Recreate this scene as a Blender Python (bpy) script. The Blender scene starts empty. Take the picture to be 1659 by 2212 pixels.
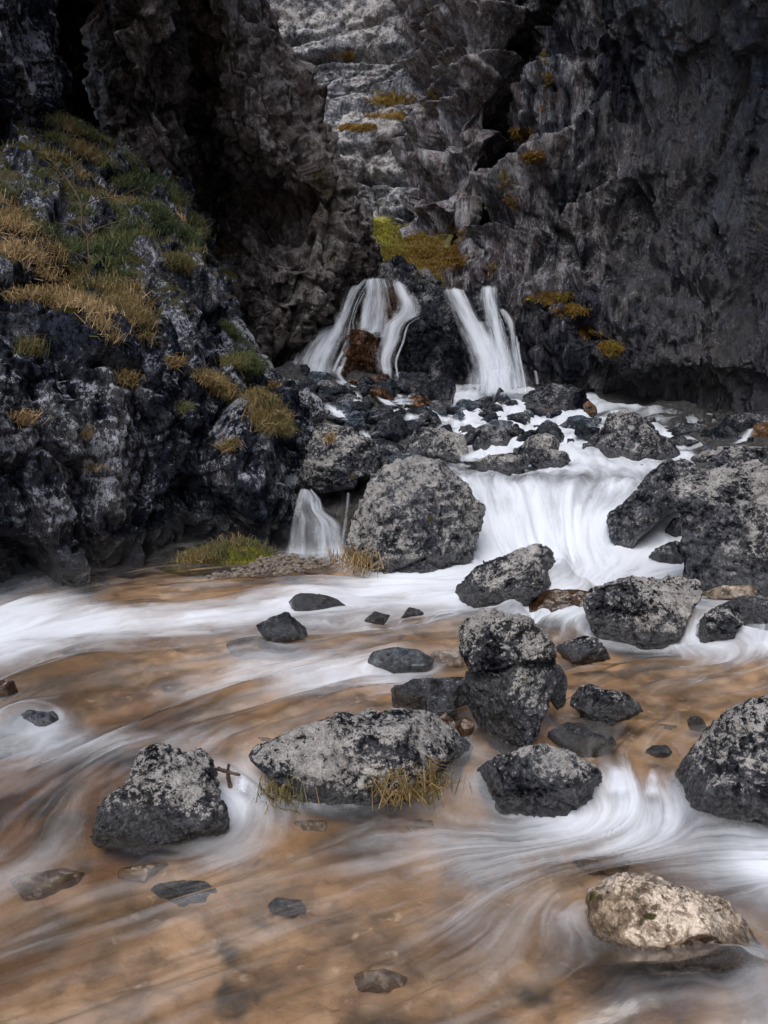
import bpy, bmesh, math, random
import numpy as np
from mathutils import Vector
from mathutils.bvhtree import BVHTree

random.seed(7)
RNG = np.random.default_rng(11)
R = math.radians
SC = bpy.context.scene
COL = SC.collection

# ------------------------------------------------------------------ camera, sky, sun, exposure
HC, PITCH, FPX, CX, CY = 1.5, R(7.75), 1659.0, 829.5, 1106.0
cam = bpy.data.cameras.new('camera')
cam.sensor_fit = 'HORIZONTAL'; cam.sensor_width = 24; cam.lens = 24
cam.clip_start = 0.05; cam.clip_end = 500
camo = bpy.data.objects.new('camera', cam); COL.objects.link(camo)
camo.location = (0, 0, HC); camo.rotation_euler = (R(90) - PITCH, 0, 0)
SC.camera = camo

SUN_EL, SUN_AZ = 57, 198           # azimuth measured from +Y (view direction) clockwise
w = bpy.data.worlds.new('World'); SC.world = w; w.use_nodes = True
nt = w.node_tree; nt.nodes.clear()
sky = nt.nodes.new('ShaderNodeTexSky'); sky.sky_type = 'NISHITA'; sky.sun_disc = False
sky.sun_elevation = R(SUN_EL); sky.sun_rotation = R(SUN_AZ); sky.dust_density = 4.0; sky.air_density = 1.0; sky.ozone_density = 1.6
bg = nt.nodes.new('ShaderNodeBackground'); bg.inputs['Strength'].default_value = 0.125
wo = nt.nodes.new('ShaderNodeOutputWorld')
nt.links.new(sky.outputs[0], bg.inputs['Color']); nt.links.new(bg.outputs[0], wo.inputs[0])
sl = bpy.data.lights.new('sun', 'SUN'); sl.energy = 1.5; sl.angle = R(45); sl.color = (1.0, .985, .965)
so = bpy.data.objects.new('sun', sl); COL.objects.link(so)
az, el = R(SUN_AZ), R(SUN_EL)
sdir = Vector((math.sin(az) * math.cos(el), math.cos(az) * math.cos(el), math.sin(el)))
so.rotation_euler = sdir.to_track_quat('Z', 'Y').to_euler(); so.location = sdir * 60
SC.view_settings.view_transform = 'Standard'; SC.view_settings.look = 'None'
SC.view_settings.gamma = 1; SC.view_settings.use_curve_mapping = False
SC.view_settings.exposure = 0.62
SC.cycles.use_denoising = True
SC.cycles.max_bounces = 6; SC.cycles.diffuse_bounces = 3; SC.cycles.glossy_bounces = 3
SC.cycles.transparent_max_bounces = 16

# ------------------------------------------------------------------ geometry helpers
FW = np.array([0, math.cos(PITCH), -math.sin(PITCH)]); UP = np.array([0, math.sin(PITCH), math.cos(PITCH)])
RT = np.array([1.0, 0, 0]); CAM = np.array([0, 0, HC])

def ray(px, py):
    return FW + RT * ((px - CX) / FPX) + UP * (-(py - CY) / FPX)

def at(px, py, Y):                       # point of a sight line at the world distance Y
    d = ray(px, py); return CAM + d * (Y / d[1])

def atz(px, py, z):
    d = ray(px, py); return CAM + d * ((z - HC) / d[2])

def project(P):
    q = P - CAM; dz = q @ FW
    dz = np.where(np.abs(dz) < 1e-6, 1e-6, dz)
    return CX + FPX * (q @ RT) / dz, CY - FPX * (q @ UP) / dz, dz

def _h(ix, iy, iz, s):
    h = (ix.astype(np.int64) * 73856093) ^ (iy.astype(np.int64) * 19349663) ^ (iz.astype(np.int64) * 83492791) ^ (s * 2654435)
    h = (h & 0xffffffff).astype(np.uint32)
    h ^= h >> np.uint32(16); h *= np.uint32(0x7feb352d); h ^= h >> np.uint32(15); h *= np.uint32(0x846ca68b); h ^= h >> np.uint32(16)
    return h

def _f(h): return (h & np.uint32(0xffffff)).astype(np.float32) / 16777216.0

def vnoise(p, seed=0):
    i = np.floor(p).astype(np.int64); f = (p - i).astype(np.float32)
    u = f * f * f * (f * (f * 6 - 15) + 10)
    r = 0
    for dx in (0, 1):
        wx = u[:, 0] if dx else 1 - u[:, 0]
        for dy in (0, 1):
            wy = u[:, 1] if dy else 1 - u[:, 1]
            for dz in (0, 1):
                wz = u[:, 2] if dz else 1 - u[:, 2]
                r = r + wx * wy * wz * _f(_h(i[:, 0] + dx, i[:, 1] + dy, i[:, 2] + dz, seed))
    return r * 2 - 1

def fbm(p, octs=4, seed=0, gain=.5, ridged=False):
    a, s, t = 1.0, 0, 0
    for k in range(octs):
        n = vnoise(p * (2.03 ** k) + 17.3 * k, seed + k)
        if ridged: n = 1 - 2 * np.abs(n)
        s = s + a * n; t += a; a *= gain
    return s / t

def facets(p, seed=0, tilt=.6):
    """piecewise tilted planes on jittered cells: the chipped, blocky look of broken limestone"""
    b = np.floor(p - .5).astype(np.int64)
    best = np.full(len(p), 9e9, np.float32); val = np.zeros(len(p), np.float32); sec = best.copy()
    for dx in (0, 1):
        for dy in (0, 1):
            for dz in (0, 1):
                ix, iy, iz = b[:, 0] + dx, b[:, 1] + dy, b[:, 2] + dz
                h = _h(ix, iy, iz, seed); h2 = _h(ix, iy, iz, seed + 101)
                jx = (h & np.uint32(1023)).astype(np.float32) / 1023; jy = ((h >> np.uint32(10)) & np.uint32(1023)).astype(np.float32) / 1023
                jz = ((h >> np.uint32(20)) & np.uint32(1023)).astype(np.float32) / 1023
                vx = p[:, 0] - ix - .15 - .7 * jx; vy = p[:, 1] - iy - .15 - .7 * jy; vz = p[:, 2] - iz - .15 - .7 * jz
                d = vx * vx + vy * vy + vz * vz
                tx = (h2 & np.uint32(255)).astype(np.float32) / 127.5 - 1; ty = ((h2 >> np.uint32(8)) & np.uint32(255)).astype(np.float32) / 127.5 - 1
                tz = ((h2 >> np.uint32(16)) & np.uint32(255)).astype(np.float32) / 127.5 - 1; hh = (h2 >> np.uint32(24)).astype(np.float32) / 127.5 - 1
                v = hh * .6 + tilt * (tx * vx + ty * vy + tz * vz)
                m = d < best
                sec = np.where(m, best, np.minimum(sec, d)); val = np.where(m, v, val); best = np.where(m, d, best)
    edge = np.sqrt(sec) - np.sqrt(best)
    return val.astype(np.float64), edge.astype(np.float64)

def sstep(a, b, x):
    t = np.clip((x - a) / (b - a), 0, 1); return t * t * (3 - 2 * t)

def mesh_np(name, V, F, mat, attrs=None, smooth=True):
    me = bpy.data.meshes.new(name)
    F = np.asarray(F, np.int32); k = F.shape[1]
    me.vertices.add(len(V)); me.vertices.foreach_set('co', np.asarray(V, np.float32).ravel())
    me.loops.add(F.size); me.loops.foreach_set('vertex_index', F.ravel())
    me.polygons.add(len(F)); me.polygons.foreach_set('loop_start', np.arange(0, F.size, k, dtype=np.int32))
    me.update(calc_edges=True)
    me.polygons.foreach_set('use_smooth', np.full(len(F), smooth))
    for n, a in (attrs or {}).items():
        at_ = me.attributes.new(n, 'FLOAT', 'POINT'); at_.data.foreach_set('value', np.asarray(a, np.float32))
    if mat: me.materials.append(mat)
    me.validate()
    return me

def link(name, me, parent=None, loc=None, **props):
    o = bpy.data.objects.new(name, me); COL.objects.link(o)
    if parent: o.parent = parent
    if loc is not None: o.location = loc
    for k, v in props.items(): o[k] = v
    return o

def recentre(V):
    """origin at the base of the thing"""
    c = np.array([(V[:, 0].min() + V[:, 0].max()) / 2, (V[:, 1].min() + V[:, 1].max()) / 2, V[:, 2].min()])
    return V - c, c

def grid_faces(nr, nc):
    i = np.arange(nr * nc).reshape(nr, nc)
    return np.stack([i[:-1, :-1], i[:-1, 1:], i[1:, 1:], i[1:, :-1]], -1).reshape(-1, 4)

def catmull(A, n):
    """resample axis 0 of A to n samples"""
    m = len(A); t = np.linspace(0, m - 1, n); i = np.minimum(t.astype(int), m - 2); f = (t - i).reshape((-1,) + (1,) * (A.ndim - 1))
    P = np.concatenate([2 * A[:1] - A[1:2], A, 2 * A[-1:] - A[-2:-1]])
    p0, p1, p2, p3 = P[i], P[i + 1], P[i + 2], P[i + 3]
    return .5 * (2 * p1 + (p2 - p0) * f + (2 * p0 - 5 * p1 + 4 * p2 - p3) * f ** 2 + (3 * p1 - p0 - 3 * p2 + p3) * f ** 3)

def inpoly(x, y, poly):
    x = np.asarray(x); y = np.asarray(y); c = np.zeros(x.shape, bool); n = len(poly)
    for i in range(n):
        (x1, y1), (x2, y2) = poly[i], poly[(i + 1) % n]
        if y1 == y2: continue
        c ^= ((y1 > y) != (y2 > y)) & (x < (x2 - x1) * (y - y1) / (y2 - y1) + x1)
    return c

def rbf(pts, vals, kind='lin', smooth=0.0):
    pts = np.asarray(pts, float); vals = np.asarray(vals, float); n = len(pts)
    def K(r): return r if kind == 'lin' else np.where(r > 1e-9, r * r * np.log(np.maximum(r, 1e-9)), 0)
    D = np.linalg.norm(pts[:, None] - pts[None], axis=-1)
    A = np.zeros((n + 3, n + 3)); A[:n, :n] = K(D) - (smooth if kind == 'lin' else -smooth) * np.eye(n)
    A[:n, n] = 1; A[:n, n + 1:] = pts; A[n, :n] = 1; A[n + 1:, :n] = pts.T
    sol = np.linalg.lstsq(A, np.concatenate([vals, [0, 0, 0]]), rcond=None)[0]
    def f(q):
        q = np.asarray(q, float); out = np.empty(len(q))
        for s in range(0, len(q), 20000):
            Q = q[s:s + 20000]; d = np.linalg.norm(Q[:, None] - pts[None], axis=-1)
            out[s:s + 20000] = K(d) @ sol[:n] + sol[n] + Q @ sol[n + 1:]
        return out
    return f

# ------------------------------------------------------------------ materials
class NT:
    def __init__(s, name):
        s.m = bpy.data.materials.new(name); s.m.use_nodes = True; s.t = s.m.node_tree; s.t.nodes.clear()
        s.out = s.n('ShaderNodeOutputMaterial')
    def n(s, t, **kw):
        x = s.t.nodes.new(t)
        for k, v in kw.items(): setattr(x, k, v)
        return x
    def l(s, a, b): s.t.links.new(a, b)
    def put(s, sock, v):
        if hasattr(v, 'is_linked') or isinstance(v, bpy.types.NodeSocket): s.l(v, sock)
        elif isinstance(v, (tuple, list)) and len(v) == 3 and sock.type == 'RGBA': sock.default_value = (*v, 1)
        else: sock.default_value = v
    def math(s, op, a, b=0.0, c=0.0, clamp=False):
        x = s.n('ShaderNodeMath', operation=op, use_clamp=clamp)
        s.put(x.inputs[0], a); s.put(x.inputs[1], b)
        if op in ('MULTIPLY_ADD',): s.put(x.inputs[2], c)
        return x.outputs[0]
    def ramp(s, v, a, b, smooth=True):
        x = s.n('ShaderNodeMapRange', interpolation_type='SMOOTHSTEP' if smooth else 'LINEAR')
        s.put(x.inputs[0], v); x.inputs[1].default_value = a; x.inputs[2].default_value = b
        return x.outputs[0]
    def mix(s, f, a, b):
        x = s.n('ShaderNodeMix', data_type='RGBA'); s.put(x.inputs[0], f); s.put(x.inputs[6], a); s.put(x.inputs[7], b); return x.outputs[2]
    def attr(s, n): return s.n('ShaderNodeAttribute', attribute_name=n).outputs['Fac']
    def noise(s, vec, scale, detail=5, rough=.55, dist=0.0, lac=2.0):
        x = s.n('ShaderNodeTexNoise'); s.l(vec, x.inputs['Vector']); x.inputs['Scale'].default_value = scale
        x.inputs['Detail'].default_value = detail; x.inputs['Roughness'].default_value = rough; x.inputs['Distortion'].default_value = dist
        x.inputs['Lacunarity'].default_value = lac
        return x.outputs['Fac']
    def voro(s, vec, scale, feature='F1', rnd=1.0):
        x = s.n('ShaderNodeTexVoronoi', feature=feature); s.l(vec, x.inputs['Vector']); x.inputs['Scale'].default_value = scale
        return x
    def pos(s, scale=(1, 1, 1), obj=False):
        if obj:
            p = s.n('ShaderNodeTexCoord').outputs['Object']
        else:
            p = s.n('ShaderNodeNewGeometry').outputs['Position']
        mp = s.n('ShaderNodeMapping'); s.l(p, mp.inputs['Vector']); mp.inputs['Scale'].default_value = scale
        return mp.outputs[0]
    def surf(s, x): s.l(x, s.out.inputs['Surface']); return s.m

def rock_mat(name, dark, mid, pale, pale_amt=.5, sc=1.0, stretch=(1, 1, 1), rough=(.32, .8), bump=.8, bdist=.03,
             moss=(.09, .065, .02), top=.25, tone=None, crisp=.022, spec=.45, chip=(9, 26), facet=.75, vary=.06, cool=True):
    if cool: dark, mid = [(c[0] * .94, c[1] * 1.0, c[2] * 1.09) for c in (dark, mid)]
    N = NT(name); P = N.pos(stretch)
    n1 = N.noise(P, 1.1 * sc, 4); n2 = N.noise(P, 5 * sc, 8, .66, .5); n3 = N.noise(P, 22 * sc, 7, .7, .6); n4 = N.noise(P, 75 * sc, 4, .65)
    dn = N.n('ShaderNodeTexNoise'); N.l(P, dn.inputs['Vector']); dn.inputs['Scale'].default_value = 7 * sc; dn.inputs['Detail'].default_value = 4
    dv = N.n('ShaderNodeVectorMath', operation='MULTIPLY_ADD'); N.l(dn.outputs['Color'], dv.inputs[0]); dv.inputs[1].default_value = (.16 / sc,) * 3; N.l(P, dv.inputs[2])
    vr = N.voro(dv.outputs[0], chip[0] * sc); v = vr.outputs['Distance']; vr2 = N.voro(dv.outputs[0], chip[1] * sc)
    def tilt(col, amt, nrm):
        a = N.n('ShaderNodeVectorMath', operation='SUBTRACT'); N.l(col, a.inputs[0]); a.inputs[1].default_value = (.5, .5, .5)
        b_ = N.n('ShaderNodeVectorMath', operation='MULTIPLY_ADD'); N.l(a.outputs[0], b_.inputs[0]); b_.inputs[1].default_value = (amt,) * 3; N.l(nrm, b_.inputs[2])
        c_ = N.n('ShaderNodeVectorMath', operation='NORMALIZE'); N.l(b_.outputs[0], c_.inputs[0]); return c_.outputs[0]
    cs = N.n('ShaderNodeSeparateColor'); N.l(vr.outputs['Color'], cs.inputs[0]); cs2 = N.n('ShaderNodeSeparateColor'); N.l(vr2.outputs['Color'], cs2.inputs[0])
    cell = N.math('ADD', N.math('MULTIPLY', cs.outputs[0], .5), N.math('MULTIPLY', cs2.outputs[0], .5))
    geo = N.n('ShaderNodeNewGeometry'); sx = N.n('ShaderNodeSeparateXYZ'); N.l(geo.outputs['Normal'], sx.inputs[0]); nz = sx.outputs['Z']
    wet = N.attr('wet'); moss_a = N.attr('moss'); dry = N.attr('dry')  # dry: paler drier rock, also sheen and lit faces painted in; wet: wet rock, also shade painted on a boulder flank
    g = N.math('ADD', N.math('MULTIPLY', n2, .45), N.math('MULTIPLY', n3, .45)); g = N.math('ADD', g, N.math('MULTIPLY', N.math('SUBTRACT', cell, .1), .12))
    base = N.mix(N.ramp(g, .40, .60), dark, mid)
    if tone: base = N.mix(N.math('MULTIPLY', N.ramp(n1, .48, .68), .8), base, tone)
    # pale lichen and weathered crust, in flecks; dry patches add painted glints
    k = N.math('ADD', N.math('MULTIPLY', n3, .52), N.math('MULTIPLY', n4, .20))
    k = N.math('ADD', k, N.math('MULTIPLY', n2, .30)); k = N.math('ADD', k, N.math('MULTIPLY', n1, .42)); k = N.math('ADD', k, N.math('MULTIPLY', nz, top * .16))
    k = N.math('ADD', k, N.math('MULTIPLY', N.math('SUBTRACT', cell, .5), .10)); oi = N.n('ShaderNodeObjectInfo'); k = N.math('ADD', k, N.math('MULTIPLY', N.math('SUBTRACT', oi.outputs['Random'], .5), vary)); k = N.math('SUBTRACT', k, N.math('MULTIPLY', wet, .16)); k = N.math('ADD', k, N.math('MULTIPLY', dry, .10))
    th = .93 - .33 * pale_amt
    pm = N.ramp(k, th - crisp, th + crisp)
    pc = N.mix(N.ramp(N.math('ADD', N.math('MULTIPLY', n4, .5), N.math('MULTIPLY', n2, .5)), .38, .62), tuple(c * .36 for c in pale), pale)
    base = N.mix(pm, base, pc)
    base = N.mix(N.math('MULTIPLY', dry, .55), base, N.mix(N.ramp(g, .42, .6), tuple(c * 2.8 for c in tone) if tone else tuple(c * 2.2 for c in mid), tuple(c * .9 for c in pale)))  # dry also carries painted sheen and lit faces
    # dark pits
    pit = N.ramp(n3, .43, .33)
    base = N.mix(N.math('MULTIPLY', pit, .8), base, tuple(c * .35 for c in dark))
    base = N.mix(N.math('MULTIPLY', wet, .8), base, N.mix(N.ramp(n3, .4, .7), tuple(c * .45 for c in dark), tuple(c * .55 for c in mid)))  # wet also carries the shade painted on a boulder flank
    mm = N.ramp(N.math('ADD', moss_a, N.math('MULTIPLY', N.math('SUBTRACT', n3, .5), 1.1)), .38, .62)
    mcol = N.mix(N.ramp(n4, .3, .7), tuple(c * .45 for c in moss), moss)
    base = N.mix(mm, base, mcol)
    b = N.n('ShaderNodeBsdfPrincipled'); N.put(b.inputs['Base Color'], base)
    rg = N.n('ShaderNodeMapRange'); N.put(rg.inputs[0], N.math('ADD', N.math('MULTIPLY', n2, .7), N.math('MULTIPLY', pm, .3)))
    rg.inputs[1].default_value = .28; rg.inputs[2].default_value = .7; rg.inputs[3].default_value = rough[0]; rg.inputs[4].default_value = rough[1]
    rr = N.math('SUBTRACT', rg.outputs[0], N.math('MULTIPLY', wet, .42)); rr = N.math('MAXIMUM', rr, .12)
    rr = N.math('ADD', rr, N.math('MULTIPLY', mm, .4), clamp=True)
    gl0 = N.ramp(N.math('ADD', N.math('ADD', N.math('MULTIPLY', n1, .6), N.math('MULTIPLY', n2, .4)), N.math('MULTIPLY', wet, .35)), .46, .60); gl0 = N.math('MULTIPLY', gl0, N.math('SUBTRACT', 1.0, N.math('MULTIPLY', pm, .7)))
    N.put(b.inputs['Specular IOR Level'], N.math('MULTIPLY', gl0, spec * 1.7)); rr = N.math('MAXIMUM', N.math('SUBTRACT', rr, N.math('MULTIPLY', gl0, .3)), .1); N.put(b.inputs['Roughness'], rr)
    h = N.math('ADD', N.math('MULTIPLY', n2, 1.0), N.math('MULTIPLY', n3, .6)); h = N.math('ADD', h, N.math('MULTIPLY', n4, .18))
    h = N.math('ADD', h, N.math('MULTIPLY', v, .35))
    bp = N.n('ShaderNodeBump'); bp.inputs['Strength'].default_value = bump; bp.inputs['Distance'].default_value = bdist
    N.l(h, bp.inputs['Height']); N.l(tilt(vr2.outputs['Color'], facet * .8, tilt(vr.outputs['Color'], facet, geo.outputs['Normal'])), bp.inputs['Normal']); N.l(bp.outputs[0], b.inputs['Normal'])
    return N.surf(b.outputs[0])

M = {}
M['boulder'] = rock_mat('mottled_limestone', (.006, .006, .008), (.095, .096, .104), (.46, .445, .43), .43, 2.1, rough=(.16, .7), bump=.9, bdist=.04, top=.5)
M['boulder_dark'] = rock_mat('dark_mottled_limestone', (.006, .006, .008), (.085, .086, .094), (.46, .445, .43), .33, 2.1, rough=(.14, .65), bump=.9, bdist=.04, top=.5)
M['boulder_mid'] = rock_mat('grey_limestone', (.009, .009, .012), (.14, .14, .147), (.43, .42, .41), .44, 1.5, bump=1.0, bdist=.05, top=.4)
M['rubble'] = rock_mat('wet_dark_stone', (.007, .008, .010), (.045, .048, .056), (.24, .245, .26), .34, 1.5, rough=(.2, .6), bump=.8, bdist=.04)
M['slate'] = rock_mat('blue_grey_stone', (.02, .026, .034), (.075, .09, .105), (.25, .27, .3), .4, 1.5, rough=(.2, .6), bump=.7, bdist=.03)
M['tufa'] = rock_mat('brown_tufa', (.012, .009, .008), (.09, .045, .022), (.32, .17, .1), .4, 1.6, rough=(.25, .7), bump=.9, bdist=.05, cool=False)
M['white_stone'] = rock_mat('pale_limestone', (.09, .065, .045), (.42, .335, .25), (.62, .53, .44), .56, 1.6, rough=(.35, .8), bump=.6, bdist=.02, moss=(.05, .05, .012), cool=False)
M['silt_stone'] = rock_mat('silted_stone', (.13, .08, .04), (.27, .18, .10), (.38, .29, .19), .4, 1.0, rough=(.4, .8), bump=.4, bdist=.02, crisp=.08, cool=False)
M['brown_stone'] = rock_mat('brown_wet_stone', (.035, .018, .009), (.11, .058, .028), (.26, .17, .10), .3, 1.6, rough=(.2, .6), bump=.5, bdist=.02, cool=False)
M['crag'] = rock_mat('crag_limestone', (.005, .006, .009), (.042, .046, .062), (.36, .385, .45), .41, 1.4, stretch=(1, 1, .75), rough=(.25, .75), bump=1.0, bdist=.06, moss=(.05, .045, .015), top=.5, chip=(6, 18), facet=.85, spec=.6)
M['buttress'] = rock_mat('shaded_limestone', (.009, .008, .008), (.095, .082, .080), (.30, .28, .275), .36, .75, stretch=(1, 1, .7), rough=(.35, .8), bump=1.0, bdist=.09, moss=(.06, .05, .02), tone=(.12, .093, .085), chip=(5, 14), facet=.9, cool=False)
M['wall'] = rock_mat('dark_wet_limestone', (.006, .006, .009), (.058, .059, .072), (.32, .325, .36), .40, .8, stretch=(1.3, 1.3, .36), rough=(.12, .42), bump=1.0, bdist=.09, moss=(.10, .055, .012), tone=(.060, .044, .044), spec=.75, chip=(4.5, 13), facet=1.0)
M['headwall'] = rock_mat('pale_bedded_limestone', (.05, .05, .054), (.235, .23, .235), (.46, .45, .45), .5, .5, rough=(.55, .9), bump=1.0, bdist=.12, moss=(.2, .12, .02), tone=(.10, .075, .07), chip=(3, 9), facet=.5)
M['bank'] = rock_mat('mossy_bank', (.03, .03, .012), (.09, .075, .02), (.2, .17, .05), .5, 1.2, rough=(.8, .95), bump=.8, bdist=.06, moss=(.27, .26, .03), cool=False)

def bed_mat():
    N = NT('brown_river_bed'); P = N.pos()
    n1 = N.noise(P, 1.3, 3); n2 = N.noise(P, 5, 4, .5, .3); n3 = N.noise(P, 16, 4)
    c = N.mix(N.ramp(n2, .3, .7), (.13, .085, .05), (.54, .365, .22))
    c = N.mix(N.ramp(n1, .45, .7), c, (.36, .225, .11)); c = N.mix(N.ramp(n3, .6, .75), c, (.5, .40, .30))
    c = N.mix(N.ramp(N.noise(P, 3.1, 3), .62, .74), c, (.06, .05, .03))
    vo = N.voro(P, 6.5); vc = N.n('ShaderNodeSeparateColor'); N.l(vo.outputs['Color'], vc.inputs[0]); edge = N.ramp(vo.outputs['Distance'], .46, .12)
    c = N.mix(N.math('MULTIPLY', N.ramp(vc.outputs[0], .45, .95), N.math('MULTIPLY', edge, .6)), c, (.60, .47, .34)); c = N.mix(N.math('MULTIPLY', N.ramp(vc.outputs[1], .6, .95), N.math('MULTIPLY', edge, .7)), c, (.13, .085, .05))
    c = N.mix(N.ramp(N.math('ADD', N.attr('deep'), N.math('MULTIPLY', N.math('SUBTRACT', n2, .5), .7)), .15, .85), c, N.mix(N.ramp(n2, .35, .65), (.028, .018, .010), (.13, .065, .026)))
    c = N.mix(N.attr('bare'), c, N.mix(N.ramp(n3, .4, .6), (.012, .012, .014), (.05, .05, .05)))
    b = N.n('ShaderNodeBsdfPrincipled'); N.put(b.inputs['Base Color'], c); b.inputs['Roughness'].default_value = .7
    bp = N.n('ShaderNodeBump'); bp.inputs['Strength'].default_value = .5; bp.inputs['Distance'].default_value = .03; N.l(N.math('ADD', n2, n3), bp.inputs['Height']); N.l(bp.outputs[0], b.inputs['Normal'])
    return N.surf(b.outputs[0])
M['bed'] = bed_mat()

def foam_shader(N, tint=(.77, .83, .92)):
    d = N.n('ShaderNodeBsdfDiffuse'); N.put(d.inputs[0], tint)
    t = N.n('ShaderNodeBsdfTranslucent'); N.put(t.inputs[0], tint)
    m = N.n('ShaderNodeMixShader'); m.inputs[0].default_value = .3; N.l(d.outputs[0], m.inputs[1]); N.l(t.outputs[0], m.inputs[2])
    return m.outputs[0]

def water_mat():
    N = NT('silky_river_water')
    psi, al, fo = N.attr('psi'), N.attr('along'), N.attr('foam')
    wn = N.noise(N.pos(), 2.2, 4, .6); wn2 = N.noise(N.pos(), 9, 3, .6)
    psi = N.math('ADD', psi, N.math('MULTIPLY', N.math('SUBTRACT', wn, .5), .35)); psi = N.math('ADD', psi, N.math('MULTIPLY', N.math('SUBTRACT', wn2, .5), .06))
    fo = N.math('ADD', fo, N.math('MULTIPLY', N.math('SUBTRACT', wn, .5), .5))
    def streak(kp, ka, det, off):
        c = N.n('ShaderNodeCombineXYZ'); N.put(c.inputs[0], N.math('MULTIPLY', psi, kp)); N.put(c.inputs[1], N.math('MULTIPLY_ADD', al, ka, off))
        c.inputs[2].default_value = off
        return N.noise(c.outputs[0], 1.0, det, .55, .25)
    s1 = streak(3.6, 1.7, 4, 3.1); s2 = streak(13, 2.6, 4, 7.7); s3 = streak(48, 4.0, 4, 1.3)
    st = N.math('ADD', N.math('MULTIPLY', s1, .66), N.math('ADD', N.math('MULTIPLY', s2, .26), N.math('MULTIPLY', s3, .09)))
    f = N.math('ADD', N.math('MULTIPLY', fo, 1.25), N.math('MULTIPLY', N.math('SUBTRACT', st, .5), N.math('MULTIPLY_ADD', fo, 1.85, .38)))
    fac = N.ramp(f, .0, 1.12)
    fac = N.math('MULTIPLY', fac, .97)
    tr = N.n('ShaderNodeBsdfTransparent'); N.put(tr.inputs[0], N.mix(N.ramp(st, .4, .6), (.86, .82, .76), (.93, .91, .88)))
    mk = N.n('ShaderNodeBsdfDiffuse'); N.put(mk.inputs[0], N.mix(N.ramp(st, .38, .62), (.15, .145, .14), (.36, .355, .36)))
    m0 = N.n('ShaderNodeMixShader'); N.put(m0.inputs[0], N.ramp(st, .36, .72)); N.l(tr.outputs[0], m0.inputs[1]); N.l(mk.outputs[0], m0.inputs[2])
    N.put(m0.inputs[0], N.math('MULTIPLY_ADD', N.ramp(st, .40, .68), .24, .02))
    bp = N.n('ShaderNodeBump'); bp.inputs['Strength'].default_value = .4; bp.inputs['Distance'].default_value = .03; N.l(st, bp.inputs['Height'])
    gl = N.n('ShaderNodeBsdfGlossy'); gl.inputs['Roughness'].default_value = .2; N.put(gl.inputs[0], (1, 1, 1)); N.l(bp.outputs[0], gl.inputs['Normal'])
    fr = N.n('ShaderNodeFresnel'); fr.inputs['IOR'].default_value = 1.33; N.l(bp.outputs[0], fr.inputs['Normal'])
    m1 = N.n('ShaderNodeMixShader'); N.put(m1.inputs[0], N.math('MULTIPLY', fr.outputs[0], 1.7, clamp=True)); N.l(m0.outputs[0], m1.inputs[1]); N.l(gl.outputs[0], m1.inputs[2])
    fs = foam_shader(N)
    m2 = N.n('ShaderNodeMixShader'); N.put(m2.inputs[0], fac); N.l(m1.outputs[0], m2.inputs[1]); N.l(fs, m2.inputs[2])
    return N.surf(m2.outputs[0])
M['water'] = water_mat()

def fall_mat():
    N = NT('white_falling_water')
    u, v, e, d = N.attr('psi'), N.attr('along'), N.attr('edge'), N.attr('foam')
    def streak(ku, kv, det, off):
        c = N.n('ShaderNodeCombineXYZ'); N.put(c.inputs[0], N.math('MULTIPLY', u, ku)); N.put(c.inputs[1], N.math('MULTIPLY_ADD', v, kv, off)); c.inputs[2].default_value = off
        return N.noise(c.outputs[0], 1.0, det, .55, .3)
    s1 = streak(8, 1.3, 4, 2.2); s2 = streak(22, 2.2, 4, 5.5)
    st = N.math('ADD', N.math('MULTIPLY', s1, .68), N.math('MULTIPLY', s2, .32))
    f = N.math('ADD', N.math('MULTIPLY', N.math('SUBTRACT', st, .5), 1.9), N.math('MULTIPLY', d, .92))
    f = N.math('SUBTRACT', f, N.math('MULTIPLY', N.math('SUBTRACT', 1.0, e), 1.15))
    fac = N.ramp(f, -.05, 1.12); fac = N.math('MULTIPLY', fac, .94)
    tr = N.n('ShaderNodeBsdfTransparent')
    m = N.n('ShaderNodeMixShader'); N.put(m.inputs[0], fac); N.l(tr.outputs[0], m.inputs[1]); N.l(foam_shader(N), m.inputs[2])
    return N.surf(m.outputs[0])
M['fall'] = fall_mat()

def grass_mat(name, cols):
    N = NT(name); t = N.attr('tint')
    r = N.n('ShaderNodeValToRGB'); N.l(t, r.inputs[0]); cr = r.color_ramp
    while len(cr.elements) < len(cols): cr.elements.new(.5)
    for i, c in enumerate(cols): cr.elements[i].position = i / (len(cols) - 1); cr.elements[i].color = (*c, 1)
    b = N.n('ShaderNodeBsdfPrincipled'); N.l(r.outputs[0], b.inputs['Base Color']); b.inputs['Roughness'].default_value = .65
    t2 = N.n('ShaderNodeBsdfTranslucent'); N.l(r.outputs[0], t2.inputs[0])
    m = N.n('ShaderNodeMixShader'); m.inputs[0].default_value = .2; N.l(b.outputs[0], m.inputs[1]); N.l(t2.outputs[0], m.inputs[2])
    return N.surf(m.outputs[0])
M['grass'] = grass_mat('rough_grass', [(.025, .045, .014), (.055, .085, .022), (.11, .10, .035), (.25, .165, .065), (.42, .31, .17)])
M['mossgrass'] = grass_mat('moss_tufts', [(.06, .085, .008), (.19, .20, .014), (.20, .155, .015), (.21, .11, .015), (.16, .07, .015)])
def plain(name, c, rough=.8):
    N = NT(name); P = N.pos(); n = N.noise(P, 40, 5)
    b = N.n('ShaderNodeBsdfPrincipled'); N.put(b.inputs[0], N.mix(N.ramp(n, .35, .65), tuple(x * .5 for x in c), c)); b.inputs['Roughness'].default_value = rough
    return N.surf(b.outputs[0])
M['twig'] = plain('bark_twig', (.085, .055, .032)); M['pebble'] = plain('pale_gravel', (.17, .14, .115))

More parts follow.
